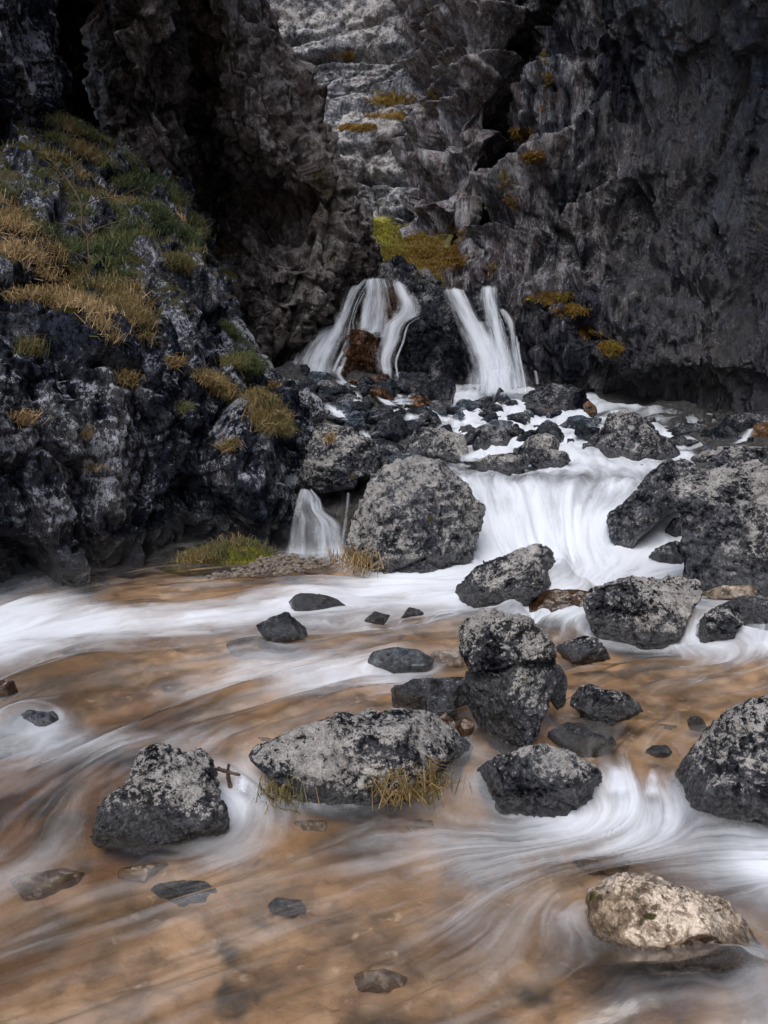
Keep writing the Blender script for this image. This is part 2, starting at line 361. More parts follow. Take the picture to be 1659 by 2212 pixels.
# ------------------------------------------------------------------ river surface fields
ZC = []   # (x, y, z) control points
def zc(z, *pts):
    for p in pts: q = atz(*p, z); ZC.append((q[0], q[1], z))
def yc(*pts):
    for px, py, Y in pts: q = at(px, py, Y); ZC.append(tuple(q))
zc(-.13, (-200, 2300), (300, 2300), (829, 2300), (1300, 2300), (1900, 2300), (-100, 1960), (300, 1960), (829, 2000), (1300, 2000), (400, 1850), (760, 1790), (900, 1790), (1120, 1790), (1300, 1790), (1420, 1790), (1659, 1840), (1800, 1840), (560, 1790))
zc(-.03, (1335, 1680), (1415, 1680), (1300, 1680)); zc(-.09, (0, 1850), (160, 1840), (500, 1760))
zc(-.02, (0, 1700), (200, 1640), (400, 1600), (500, 1640), (1080, 1640), (1330, 1645), (1420, 1640), (1600, 1640), (620, 1560))
zc(.02, (0, 1560), (200, 1520), (450, 1500), (700, 1450), (860, 1470), (1000, 1450), (1300, 1450), (1450, 1560), (1600, 1560), (1450, 1440), (1640, 1450), (1800, 1450))
zc(.09, (0, 1440), (200, 1420), (450, 1370), (700, 1375), (900, 1375), (1050, 1340), (1230, 1350))
zc(.03, (1480, 1400), (1560, 1412), (1650, 1412))
zc(.12, (-200, 1440), (0, 1370), (200, 1330), (400, 1290), (600, 1290), (800, 1280), (950, 1260), (1180, 1290), (1300, 1250))
zc(.17, (560, 1170), (500, 1150), (400, 1200), (300, 1200)); zc(.16, (1000, 1220), (700, 1225), (500, 1240), (1100, 1205), (1250, 1205), (1400, 1215), (1470, 1240), (620, 1210))
zc(.22, (1560, 1335), (1650, 1345), (1750, 1340), (1560, 1290), (1659, 1295))
zc(.20, (1050, 1185), (1150, 1178), (1300, 1185))
zc(.34, (1060, 1140), (1180, 1145), (1300, 1140)); zc(.60, (1040, 1085), (1130, 1085), (1220, 1085), (1320, 1085))
zc(.72, (1010, 1052), (1100, 1055), (1220, 1052), (1340, 1050))
yc((1000, 1035, 8.0), (1100, 1030, 8.1), (1200, 1030, 8.1), (1350, 1030, 8.15), (1250, 1010, 8.6), (1100, 1022, 8.8), (1160, 1024, 8.8), (1000, 1016, 8.9), (1330, 1012, 8.8), (1150, 990, 9.6), (1225, 952, 10.2), (1150, 940, 11.2), (1060, 955, 10.3), (1000, 960, 10.3),
   (1050, 905, 13), (1150, 915, 12.4), (1280, 900, 13), (990, 900, 13), (980, 865, 14.6), (1050, 858, 15.3), (1130, 856, 15.5), (1000, 835, 16.5), (1150, 835, 17),
   (1400, 915, 12.6), (1440, 935, 12), (1480, 985, 10), (1400, 980, 10.2), (1600, 940, 11.5), (1659, 920, 12.5), (1600, 985, 9.8), (1750, 985, 9.8), (1500, 905, 13.5), (1300, 875, 15), (1450, 1010, 8.8), (1600, 1060, 8.4),
   (700, 830, 13.6), (650, 800, 14.6), (760, 810, 14.8), (860, 825, 14.6), (940, 850, 14.4), (740, 900, 11.8), (830, 880, 12.6), (900, 900, 12.2), (800, 950, 10.3), (880, 960, 10), (940, 960, 10), (700, 950, 10.2), (640, 900, 11.5),
   (700, 1035, 9.0), (640, 1040, 9.0), (780, 1030, 8.9), (860, 1010, 8.6), (900, 1060, 8.1), (300, 1100, 7.5), (1900, 1000, 9.5))
zc(.15, (640, 1190), (740, 1190), (690, 1170), (690, 1150), (640, 1150), (740, 1155))
for x, y, z in ((-9, 8, .6), (-9, 15, 2), (9, 15, 1.6), (9, 9, .9), (-9, 2, .1), (9, 2, .05), (0, -4, -.2), (-8, -4, -.1), (8, -4, -.1), (0, 20, 3), (6, 20, 3), (-6, 20, 3)): ZC.append((x, y, z))
_zf = rbf([c[:2] for c in ZC], [c[2] for c in ZC], 'lin', .012)
GX0, GX1, GY0, GY1, GS = -9., 9., -5., 20., .06
_gx = np.arange(GX0, GX1, GS); _gy = np.arange(GY0, GY1, GS); _GXX, _GYY = np.meshgrid(_gx, _gy)
_ZG = _zf(np.stack([_GXX.ravel(), _GYY.ravel()], -1)).reshape(_GXX.shape)
def blur(A, n=2):
    for _ in range(n):
        A = .25 * np.pad(A, ((0, 0), (1, 1)), 'edge')[:, :-2] + .5 * A + .25 * np.pad(A, ((0, 0), (1, 1)), 'edge')[:, 2:]
        A = .25 * np.pad(A, ((1, 1), (0, 0)), 'edge')[:-2] + .5 * A + .25 * np.pad(A, ((1, 1), (0, 0)), 'edge')[2:]
    return A
_ZG = blur(_ZG, 2)
_q = np.stack([_GXX.ravel(), _GYY.ravel(), 0 * _GXX.ravel()], -1)
_tf = (facets(_q * 8.3 + 5, 503, .5)[0] * .04 + facets(_q * 1.7 + 3.3, 501, .25)[0] * .20 + facets(_q * 4.1 + 9, 502, .3)[0] * .08).reshape(_GXX.shape)
for hx, hy, hr, hh_ in ((55, 1555, .20, .10), (1205, 1298, .25, .24), (560, 1405, .2, .06), (860, 1425, .22, .07), (690, 1300, .2, .07), (240, 1625, .25, .05), (1330, 2030, .16, .06), (1420, 2060, .16, .05), (1610, 2020, .17, .13), (700, 1440, .3, .04), (1270, 1610, .15, .03)):
    _hq = atz(hx, hy, .05); _ZG = _ZG + hh_ * np.exp(-((_GXX - _hq[0]) ** 2 + (_GYY - _hq[1]) ** 2) / hr ** 2)
_ZG = blur(_ZG + _tf * sstep(9.4, 11, _GYY) * (1 - .7 * sstep(13.5, 16, _GYY)), 1)
def gsample(G, x, y):
    fx = np.clip((np.asarray(x, float) - GX0) / GS, 0, len(_gx) - 1.001); fy = np.clip((np.asarray(y, float) - GY0) / GS, 0, len(_gy) - 1.001)
    i, j = fx.astype(int), fy.astype(int); a, b = fx - i, fy - j
    return (G[j, i] * (1 - a) + G[j, i + 1] * a) * (1 - b) + (G[j + 1, i] * (1 - a) + G[j + 1, i + 1] * a) * b
def zwater(x, y): return gsample(_ZG, x, y)
def hit(px, py, dz=0.0):
    """where a sight line meets the river surface (+dz)"""
    d = ray(px, py); Y = np.arange(1.0, 19.5, .02); P = CAM + d * (Y / d[1])[:, None]
    below = np.nonzero(P[:, 2] <= zwater(P[:, 0], P[:, 1]) + dz)[0]
    return P[below[0]] if len(below) else P[-1]

# foam amount where the photograph shows white water
FO = []
def fo(v, *pts):
    for p in pts: q = hit(*p); FO.append((q[0], q[1], v))
fo(.84, (1010, 1060), (1100, 1060), (1200, 1060), (1320, 1060), (1050, 1120), (1150, 1120), (1300, 1120), (1050, 1180), (1150, 1170), (1280, 1180), (1100, 1215), (980, 1240))
fo(.34, (1080, 1034), (1140, 1034), (1200, 1036), (1330, 1034), (1270, 1036)); fo(.56, (1100, 1085), (1190, 1085), (1260, 1085), (1320, 1085), (1050, 1090))
fo(.8, (900, 1260), (800, 1270), (850, 1240), (700, 1300), (560, 1320), (960, 1290), (1240, 1220), (1340, 1210))
fo(.8, (400, 1330), (250, 1345), (120, 1360), (30, 1390), (0, 1330), (1230, 1335), (1180, 1320), (1400, 1225), (1450, 1235), (-100, 1420))
fo(.38, (760, 1250), (500, 1300), (1150, 1310), (840, 1310), (760, 1330), (600, 1345), (300, 1370))
fo(.0, (250, 1290), (350, 1268), (450, 1262), (620, 1240), (300, 1310), (700, 1228))
fo(.2, (900, 1345), (970, 1330), (700, 1350), (450, 1370), (180, 1400), (60, 1425), (1200, 1380), (1240, 1370))
fo(.02, (800, 1385), (650, 1380), (550, 1395), (900, 1390), (300, 1420), (150, 1440), (400, 1410), (960, 1400))
fo(.5, (600, 1435), (700, 1450), (800, 1465), (860, 1450), (540, 1420), (640, 1465))
fo(.18, (450, 1450), (540, 1480), (740, 1490), (860, 1490), (400, 1480), (480, 1400), (330, 1500))
fo(-.05, (100, 1490), (250, 1470), (30, 1450), (200, 1540), (420, 1560), (330, 1560), (700, 1525), (560, 1560), (820, 1520), (550, 1530))
fo(.36, (40, 1590), (240, 1610), (300, 1600), (180, 1640), (100, 1550), (60, 1570))
fo(.2, (60, 1690), (130, 1660), (330, 1620), (400, 1580), (20, 1620), (500, 1610), (40, 1840), (120, 1825), (0, 1860))
fo(-.08, (60, 1740), (150, 1740), (100, 1790), (30, 1780), (250, 1660), (180, 1700), (200, 1850), (330, 1830), (-100, 1800))
fo(.75, (525, 1690), (530, 1720)); fo(.35, (560, 1770), (480, 1800), (540, 1790), (600, 1760), (450, 1840), (520, 1830))
fo(-.25, (1450, 1450), (1350, 1470), (1550, 1470), (1640, 1500), (1450, 1520), (1550, 1550), (1300, 1440), (1400, 1600), (1250, 1460), (1450, 1590), (1700, 1480))
fo(.55, (1640, 1425), (1500, 1395), (1560, 1405), (1490, 1360)); fo(.35, (1300, 1392), (1400, 1392), (1500, 1300), (1620, 1300), (1540, 1290))
fo(.5, (1270, 1270), (1200, 1280), (1250, 1300))
fo(.72, (1340, 1730), (1330, 1760), (1370, 1775), (1290, 1790), (1240, 1800), (1400, 1735)); fo(.5, (1340, 1690), (1410, 1710), (1180, 1810), (1110, 1810), (1150, 1800))
fo(.1, (1400, 1660), (1330, 1640), (1280, 1640), (1190, 1640), (960, 1690), (1000, 1640), (1060, 1770), (900, 1740), (700, 1740), (820, 1730), (1140, 1770))
fo(.3, (1040, 1830), (980, 1860), (900, 1850), (1080, 1870), (780, 1880), (1000, 1800), (870, 1900)); fo(.04, (1200, 1870), (1280, 1860), (1150, 1930), (1000, 1950), (1100, 1980), (1230, 1940))
fo(1.0, (1650, 1860), (1620, 1850), (1720, 1880)); fo(.35, (1560, 1830), (1500, 1800), (1600, 1810), (1500, 1850), (1600, 1900), (1440, 1840)); fo(.15, (1500, 1780), (1600, 1780), (1660, 1800), (1640, 1950), (1680, 2000), (1400, 1870))
fo(-.05, (100, 2000), (300, 2050), (500, 2100), (250, 2180), (600, 2180), (800, 2050), (400, 1900), (600, 1950), (700, 1820), (650, 1860), (-100, 2100), (900, 2100), (500, 1960))
fo(.1, (700, 1960), (620, 2030), (420, 2010), (820, 1940), (760, 2150), (1000, 2180), (1100, 2060), (1250, 2060)); fo(.0, (950, 2040), (1150, 2140), (1350, 2100), (1300, 2180), (1500, 2150), (1450, 2080), (1560, 2110))
fo(.35, (1640, 2120), (1600, 2180), (1250, 1990), (1659, 2200), (1000, 2000))
fo(1.0, (990, 880), (1050, 870), (1120, 870), (1050, 900), (1000, 930), (1080, 920), (1150, 925), (1230, 920), (1280, 900), (1225, 965), (1240, 990), (1060, 980), (1180, 1000), (1420, 930), (1480, 985), (1250, 940))
fo(.6, (1340, 890), (1380, 915), (1450, 920), (1250, 1015), (1320, 1010), (1000, 965))
fo(.3, (720, 850), (820, 870), (900, 880), (760, 920), (850, 940), (700, 900), (940, 950), (640, 880), (1550, 930), (1500, 900), (1560, 980))
fo(.45, (640, 1200), (700, 1203), (740, 1200)); fo(-.3, (640, 1170), (700, 1160), (740, 1170), (700, 1100), (650, 1060), (700, 1040)); fo(-.2, (480, 1215), (560, 1200), (400, 1240))
_ff = rbf([c[:2] for c in FO], [c[2] for c in FO], 'lin', .01)
_dz = np.gradient(blur(_ZG, 1), GS, axis=0)
_brk = sstep(8.6, 9.4, _GYY) * (.55 * np.clip(_dz - .12, -.35, .6) - .18 + .60 * fbm(_q * 1.9, 3, 505).reshape(_GXX.shape))
_FG = blur(_brk + np.clip(_ff(np.stack([_GXX.ravel(), _GYY.ravel()], -1)), -.05, 1.15).reshape(_GXX.shape), 1)

# streamlines: lines of equal psi
SL = [(0, [(970, 860), (985, 930), (1000, 1000), (1005, 1060), (1000, 1140), (960, 1220), (750, 1242), (400, 1277), (250, 1300), (0, 1362), (-300, 1440)]),
      (1, [(1040, 858), (1055, 930), (1080, 1000), (1095, 1060), (1100, 1140), (1080, 1220), (850, 1282), (500, 1340), (200, 1372), (0, 1422), (-300, 1530)]),
      (2, [(1120, 858), (1170, 920), (1210, 1000), (1200, 1060), (1200, 1140), (1220, 1220), (1150, 1310), (1000, 1345), (700, 1400), (400, 1440), (200, 1520), (0, 1600), (-300, 1740)]),
      (3, [(1280, 890), (1290, 950), (1330, 1020), (1320, 1070), (1310, 1150), (1300, 1230), (1230, 1350), (980, 1430), (650, 1475), (450, 1560), (250, 1680), (0, 1800), (-300, 1960)]),
      (4, [(1440, 1215), (1250, 1400), (950, 1480), (700, 1530), (545, 1630), (525, 1720), (480, 1800), (300, 1900), (0, 2020), (-300, 2130)]),
      (5, [(1560, 1420), (1330, 1470), (1310, 1600), (1335, 1740), (1230, 1800), (1000, 1842), (800, 1890), (450, 2000), (100, 2110), (-200, 2210)]),
      (6, [(1700, 1430), (1480, 1540), (1425, 1640), (1410, 1750), (1300, 1830), (1150, 1890), (950, 1980), (600, 2120), (200, 2290)]),
      (7, [(1850, 1760), (1640, 1810), (1400, 1850), (1240, 1900), (1190, 1990), (1000, 2095), (700, 2240), (500, 2330)]),
      (8, [(1900, 1830), (1660, 1862), (1580, 1880), (1640, 1960), (1690, 2040), (1600, 2100), (1300, 2180), (900, 2330)])]
pp, pv = [], []
for v, ln in SL:
    L = np.array([hit(*p)[:2] for p in ln])
    for a in catmull(L, len(L) * 2): pp.append(a); pv.append(v)
_pf = rbf(pp, pv, 'tps', .02)
_PG = blur(_pf(np.stack([_GXX.ravel(), _GYY.ravel()], -1)).reshape(_GXX.shape), 1)

# offset of the bed against the water: below it in the channel, above it on banks and rubble
OF = []
def of(v, *pts):
    for p in pts: q = hit(*p); OF.append((q[0], q[1], v))
of(-.16, (300, 2000), (829, 2100), (1300, 2050), (0, 1900), (600, 1850), (1100, 1850), (1600, 1850), (1700, 2100), (0, 1500), (300, 1450), (700, 1330), (900, 1300), (1100, 1210), (1300, 1210), (1400, 1220), (100, 1400))
of(-.09, (1450, 1480), (1600, 1500), (1350, 1600), (700, 1500), (400, 1560), (900, 1430), (200, 1700), (1000, 1650))
of(-.2, (1050, 1060), (1200, 1060), (1320, 1060), (1150, 1000), (1250, 1000), (1100, 940), (1050, 900), (1200, 920), (1130, 870), (1000, 880), (1060, 1140), (1300, 1140))
of(-.05, (650, 1195), (740, 1195), (690, 1120), (1380, 915), (1470, 980))
of(.03, (700, 850), (800, 880), (860, 920), (760, 950), (900, 870), (720, 1000), (860, 1000), (930, 930), (640, 860), (1540, 960), (1540, 910))
of(-.15, (560, 1195), (480, 1205), (600, 1120), (500, 1100), (400, 1200), (620, 1195)); of(.2, (1600, 1000), (1700, 1100), (1700, 1000)); of(-.08, (620, 1222), (500, 1250), (400, 1268), (700, 1222))
for x, y in ((-9, 3), (-9, 9), (9, 3), (9, 9), (-7, 15), (8, 15)): OF.append((x, y, .5))
OF.append((0, -3, -.1)); OF.append((0, 19, .3))
_of = rbf([c[:2] for c in OF], [c[2] for c in OF], 'lin', .02)

def river_grid(nr, nc, Y0, Y1, spread):
    t = np.linspace(0, 1, nr); Y = Y0 * (Y1 / Y0) ** t
    s = np.linspace(-spread, spread, nc)
    YY, SS = np.meshgrid(Y, s, indexing='ij'); XX = SS * (YY + .6)
    return XX.ravel(), YY.ravel()

# bed
nb, mb = 330, 260
Xb, Yb = river_grid(nb, mb, .9, 19.0, .95)
off = _of(np.stack([Xb, Yb], -1))
p3 = np.stack([Xb, Yb, Xb * 0], -1)
fv, fe = facets(p3 * 3.2, 41, .5); f2, _ = facets(p3 * 8, 43, .5)
Zb = zwater(Xb, Yb) + off + fv * .05 * sstep(7, 9, Yb) + f2 * .02 + .02 * fbm(p3 * 2.5, 3, 4)
deep = np.zeros(len(Xb))
for x_, y_, r_, k_ in ((150, 1740, .45, 1), (30, 1700, .4, .9), (100, 1490, .5, .7), (320, 1550, .45, .7), (30, 1780, .3, 1), (420, 1560, .35, .6), (800, 1745, .3, .8), (1090, 1775, .2, .9), (1520, 1790, .35, 1), (1420, 2090, .22, 1), (1000, 1935, .25, .6), (829, 2130, .12, .7), (260, 1835, .18, .8), (500, 1740, .2, .6), (1100, 1640, .25, .7),
                       (600, 1400, .35, .7), (900, 1440, .3, .8), (250, 1300, .4, .4), (1640, 1790, .4, .8), (200, 1960, .2, .5), (560, 2060, .22, .4), (60, 1960, .25, .7), (1240, 1960, .2, .6), (1650, 2160, .2, .6), (0, 2190, .15, .5), (1450, 1420, .3, .5), (700, 1520, .3, .5)):
    q_ = atz(x_, y_, -.15 if y_ > 1640 else -.05); deep = np.maximum(deep, k_ * np.exp(-((Xb - q_[0]) ** 2 + .7 * (Yb - q_[1]) ** 2 + .5 * (Xb - q_[0]) * (Yb - q_[1]) * -1) / r_ ** 2))
far = np.array([[-40, -30], [40, -30]])
link('river_bed', mesh_np('river_bed', np.stack([Xb, Yb, Zb], -1), grid_faces(nb, mb), M['bed'], {'bare': np.maximum(sstep(6.5, 7.4, Yb), sstep(.47, .56, np.abs(Xb) / (Yb + .6)) * sstep(3.0, 4.2, Yb)), 'deep': deep}), kind='structure')
gv = np.array([(x, y, -.7) for y in (-60, 0, 20, 60) for x in (-60, -10, 10, 60)], float)
link('ground', mesh_np('ground', gv, grid_faces(4, 4), M['bed']), kind='structure')

# ------------------------------------------------------------------ cliffs
BV = {}
def sheet(name, net, nr, nc, mat, layers, moss=None, wetf=None, dry_lit_f=None, keep=True, **props):
    W = np.array([[(at(*p) if len(p) == 3 else np.array(p[1:])) for p in row] for row in net], float)
    W = catmull(W, nr); W = catmull(W.transpose(1, 0, 2), nc).transpose(1, 0, 2)
    def normals(W):
        n = np.cross(np.gradient(W, axis=0), np.gradient(W, axis=1)); n /= np.linalg.norm(n, axis=-1, keepdims=True) + 1e-9
        return n
    n = normals(W); c = W.reshape(-1, 3)
    sg = 1 if (n * (CAM - W)).sum(-1).mean() > 0 else -1
    n = n * sg; nf = n.reshape(-1, 3)
    # normals of the large form, so that the relief does not tangle
    disp = np.zeros(len(c))
    for fn in layers: disp = disp + fn(c, W)
    disp = blur(disp.reshape(nr, nc), 1).ravel()
    V = c + nf * disp[:, None]
    V2 = V.reshape(W.shape); n2 = (normals(V2) * sg).reshape(-1, 3)
    attrs = {}
    px, py, _ = project(V)
    if moss: attrs['moss'] = moss(V, n2, px, py)
    if wetf: attrs['wet'] = wetf(V, n2, px, py)
    if dry_lit_f: attrs['dry'] = dry_lit_f(V, n2, px, py)  # dry rock, plus painted sheen and light
    F = grid_faces(nr, nc)
    if sg > 0: pass
    o = link(name, mesh_np(name, V, F[:, ::(1 if sg > 0 else -1)], mat, attrs), **props)
    if keep: BV[name] = (V, n2, px, py, BVHTree.FromPolygons([Vector(v) for v in V2[::2, ::2].reshape(-1, 3)], [tuple(int(i) for i in q) for q in grid_faces(*V2[::2, ::2].shape[:2])]))
    return o

def L_f(sc, amp, seed, tilt=.6, st=(1, 1, 1), warp=0.0, crack=0.0):
    def f(c, W):
        p = c * np.array(st) / sc
        if warp: p = p + warp * np.stack([vnoise(c / sc * .8 + 7, seed + 50), vnoise(c / sc * .8 + 31, seed + 51), vnoise(c / sc * .8 + 57, seed + 52)], -1)
        v, e = facets(p, seed, tilt)
        d = amp * v
        if crack: d = d - crack * (1 - sstep(0, .13, e))
        return d
    return f
def L_n(sc, amp, seed, octs=4, ridged=False, st=(1, 1, 1), gain=.5):
    return lambda c, W: amp * fbm(c * np.array(st) / sc, octs, seed, gain, ridged)

def blobs(lst):
    def f(V, n, px, py):
        m = np.zeros(len(V))
        for x, y, rx, ry, s in lst: m = np.maximum(m, s * np.exp(-(((px - x) / rx) ** 2 + ((py - y) / ry) ** 2)))
        return m
    return f

crag_net = [
 [('w', -7, -6, -.6), ('w', -4.4, 1.0, -.6), (-500, 1650, 4.6), (-150, 1520, 5.1), (50, 1480, 5.5), (230, 1440, 6.0), (430, 1360, 7.0), (600, 1320, 7.8), (690, 1300, 9.5)],
 [('w', -7, -6, .3), ('w', -4.5, 1.0, .2), (-500, 1380, 4.6), (-150, 1330, 5.1), (50, 1310, 5.5), (230, 1280, 6.0), (430, 1220, 7.1), (612, 1195, 7.9), (690, 1190, 9.5)],
 [('w', -7, -6, 1.5), ('w', -4.6, 1.0, 1.2), (-500, 1000, 4.7), (-150, 1000, 5.2), (50, 1000, 5.6), (225, 1000, 6.2), (400, 1010, 7.0), (620, 1010, 8.0), (700, 1000, 9.8)],
 [('w', -7, -6, 2.5), ('w', -4.8, 1.0, 2.1), (-500, 800, 5.0), (-150, 800, 5.4), (50, 780, 5.8), (250, 790, 6.6), (400, 810, 7.5), (605, 870, 8.6), (680, 900, 10)],
 [('w', -7.5, -6, 3.4), ('w', -5.2, 1.0, 3.1), (-500, 600, 5.6), (-150, 640, 6.1), (50, 660, 6.5), (250, 650, 7.4), (400, 640, 8.4), (540, 765, 9.4), (600, 840, 11)],
 [('w', -8.5, -6, 4.4), ('w', -6.2, 1.0, 4.2), (-500, 450, 6.8), (-150, 470, 7.6), (50, 470, 8.3), (220, 480, 9.0), (345, 500, 9.6), (450, 590, 10.3), (520, 700, 12)],
 [('w', -9.5, -6, 5.6), ('w', -7.2, 1.0, 5.4), (-500, 330, 8.2), (-150, 310, 9.2), (50, 290, 10.0), (200, 335, 10.6), (330, 400, 11.2), (425, 480, 11.7), (480, 560, 13)],
 [('w', -11, -6, 6.6), ('w', -8.6, 1.0, 6.6), (-500, 220, 9.8), (-150, 215, 10.6), (60, 230, 11.3), (180, 280, 12), (300, 352, 12.5), (405, 432, 12.8), (440, 500, 14)],
 [('w', -11, -6, 6.4), ('w', -8.6, 1.0, 6.4), (-500, 240, 12), (-150, 260, 13), (60, 270, 13.3), (180, 320, 14), (300, 392, 14), (405, 460, 14), (440, 520, 15)]]
def crag_moss(V, n, px, py):
    return .75 * sstep(.25, .7, n[:, 2]) * sstep(760, 600, py) + .2 * sstep(.3, .8, n[:, 2])
def base_wet(V, n, px, py): return sstep(.35, .0, V[:, 2] - zwater(V[:, 0], V[:, 1]))
sheet('crag', crag_net, 620, 560, M['crag'],
      [L_n(2.2, .30, 3, 3), L_f(1.1, .40, 21, .6, (1, 1, .36), .35, .14), L_f(.40, .15, 22, .9, (1, 1, .45), .3, .04), L_f(.16, .05, 23, .9, (1, 1, .7), .4, .012), L_n(.25, .035, 25, 3, True), L_f(.07, .018, 24, .9)],
      moss=crag_moss, wetf=base_wet, kind='structure', label='dark craggy rock face with grassy ledges left of the stream', category='crag')

def cleft(net):                                # the black slot between the pillar and the first rib
    for r in net: a, b = r[0], r[1]; r.insert(1, (a[0] * .25 + b[0] * .75, a[1], a[2] + 4.0)); r.insert(1, (a[0] * .7 + b[0] * .3, a[1], a[2] + 3.0))
    return net
butt_net = [
 [(-200, -1500, 8.6), (240, -1500, 9.2), (385, -1500, 9.6), (420, -1500, 9.8), (440, -1500, 10), (450, -1500, 10.5), (490, -1500, 14)],  # unseen overhang above the view, raised to keep sun off the face
 [(-200, -300, 9), (240, -300, 9.6), (385, -300, 10.4), (420, -300, 10.5), (440, -300, 10.8), (455, -280, 11.4), (500, -280, 15)],
 [(-200, -150, 10.5), (240, -150, 11), (385, -150, 11.6), (418, -150, 12), (450, -150, 12.6), (490, -120, 13), (540, -150, 17)],
 [(60, 50, 14), (240, 50, 12), (380, 50, 12.0), (412, 50, 13.4), (470, 50, 12.8), (550, 60, 13.5), (600, 60, 17)],
 [(60, 230, 15), (250, 230, 12.8), (375, 230, 12.4), (415, 230, 15), (500, 230, 13.2), (632, 235, 14.4), (690, 240, 18)],
 [(80, 360, 15.5), (270, 350, 13.6), (385, 360, 12.6), (422, 350, 15.6), (520, 350, 13.6), (705, 360, 14.8), (760, 360, 18)],
 [(100, 460, 16), (280, 440, 15.4), (392, 420, 14.2), (430, 440, 16.2), (555, 440, 15.2), (735, 470, 14.9), (790, 480, 18)],
 [(150, 650, 15.4), (300, 600, 15.4), (400, 570, 15.2), (460, 560, 15.4), (600, 560, 14.4), (762, 570, 15.1), (820, 580, 18)],
 [(170, 700, 15), (300, 680, 15), (400, 640, 15), (470, 640, 15.0), (610, 640, 14.4), (772, 625, 15.4), (830, 630, 18)],
 [(200, 800, 14.4), (330, 760, 14.4), (430, 740, 14.5), (520, 730, 15.0), (590, 720, 14.4), (690, 710, 15.2), (780, 720, 18)],
 [(250, 960, 13.5), (350, 940, 13.5), (450, 900, 13.4), (520, 890, 13.6), (590, 880, 13.8), (650, 850, 14.8), (720, 860, 17)]]
sheet('buttress', cleft(butt_net), 520, 420, M['buttress'],
      [L_n(2.5, .3, 33, 3), L_f(1.5, .34, 31, .7, (1, 1, .4), .4, .10), L_f(.5, .17, 32, .9, (1, 1, .5), .3, .04), L_f(.17, .125, 35, 1.2, (1, 1, .6), .3, .03), L_n(.25, .03, 36, 3, True)],
      dry_lit_f=lambda V, n, px, py: .5 * np.exp(-((px - 660) / 110) ** 2 - ((py - 300) / 300) ** 2) + .25 * np.exp(-((px - 480) / 80) ** 2 - ((py - 120) / 150) ** 2),  # pale patches: light on the nose painted into the rock colour
      moss=blobs([(690, 420, 70, 160, .55), (640, 300, 60, 90, .4), (720, 560, 40, 60, .5)]), kind='structure', label='leaning dark limestone buttress behind the grassy crag', category='cliff')

pil_net = [
 [('w', -9, 4, 9), (-500, -500, 8), (-150, -500, 8.6), (0, -500, 9), (30, -500, 9.8), (80, -500, 12)],
 [('w', -9, 4, 7), (-500, -150, 8), (-150, -150, 8.6), (10, -150, 9.1), (45, -150, 9.8), (90, -150, 12)],
 [('w', -9, 4, 6), (-500, 80, 8), (-150, 80, 8.6), (25, 80, 9.2), (70, 80, 9.9), (110, 80, 12.5)],
 [('w', -9, 4, 5.4), (-500, 200, 8.2), (-150, 200, 8.8), (35, 200, 9.4), (96, 200, 10.0), (130, 200, 13)],
 [('w', -9, 4, 5), (-500, 290, 8.4), (-150, 290, 9.0), (40, 290, 9.7), (90, 290, 10.3), (120, 290, 13)],
 [('w', -9, 4, 4), (-500, 450, 9.2), (-150, 450, 9.6), (40, 420, 10.3), (80, 420, 11), (110, 420, 13)]]
sheet('rock_pillar', pil_net, 300, 240, M['crag'],
      [L_f(.8, .2, 61, .8, (1, 1, .4), .5, .05), L_f(.3, .1, 62, .9, (1, 1, .5), .5, .03), L_f(.13, .045, 63, .9, (1, 1, .6)), L_n(.2, .03, 64, 3, True)],
      keep=False, kind='structure', label='blue grey rock pillar at the top left above the crag', category='cliff')

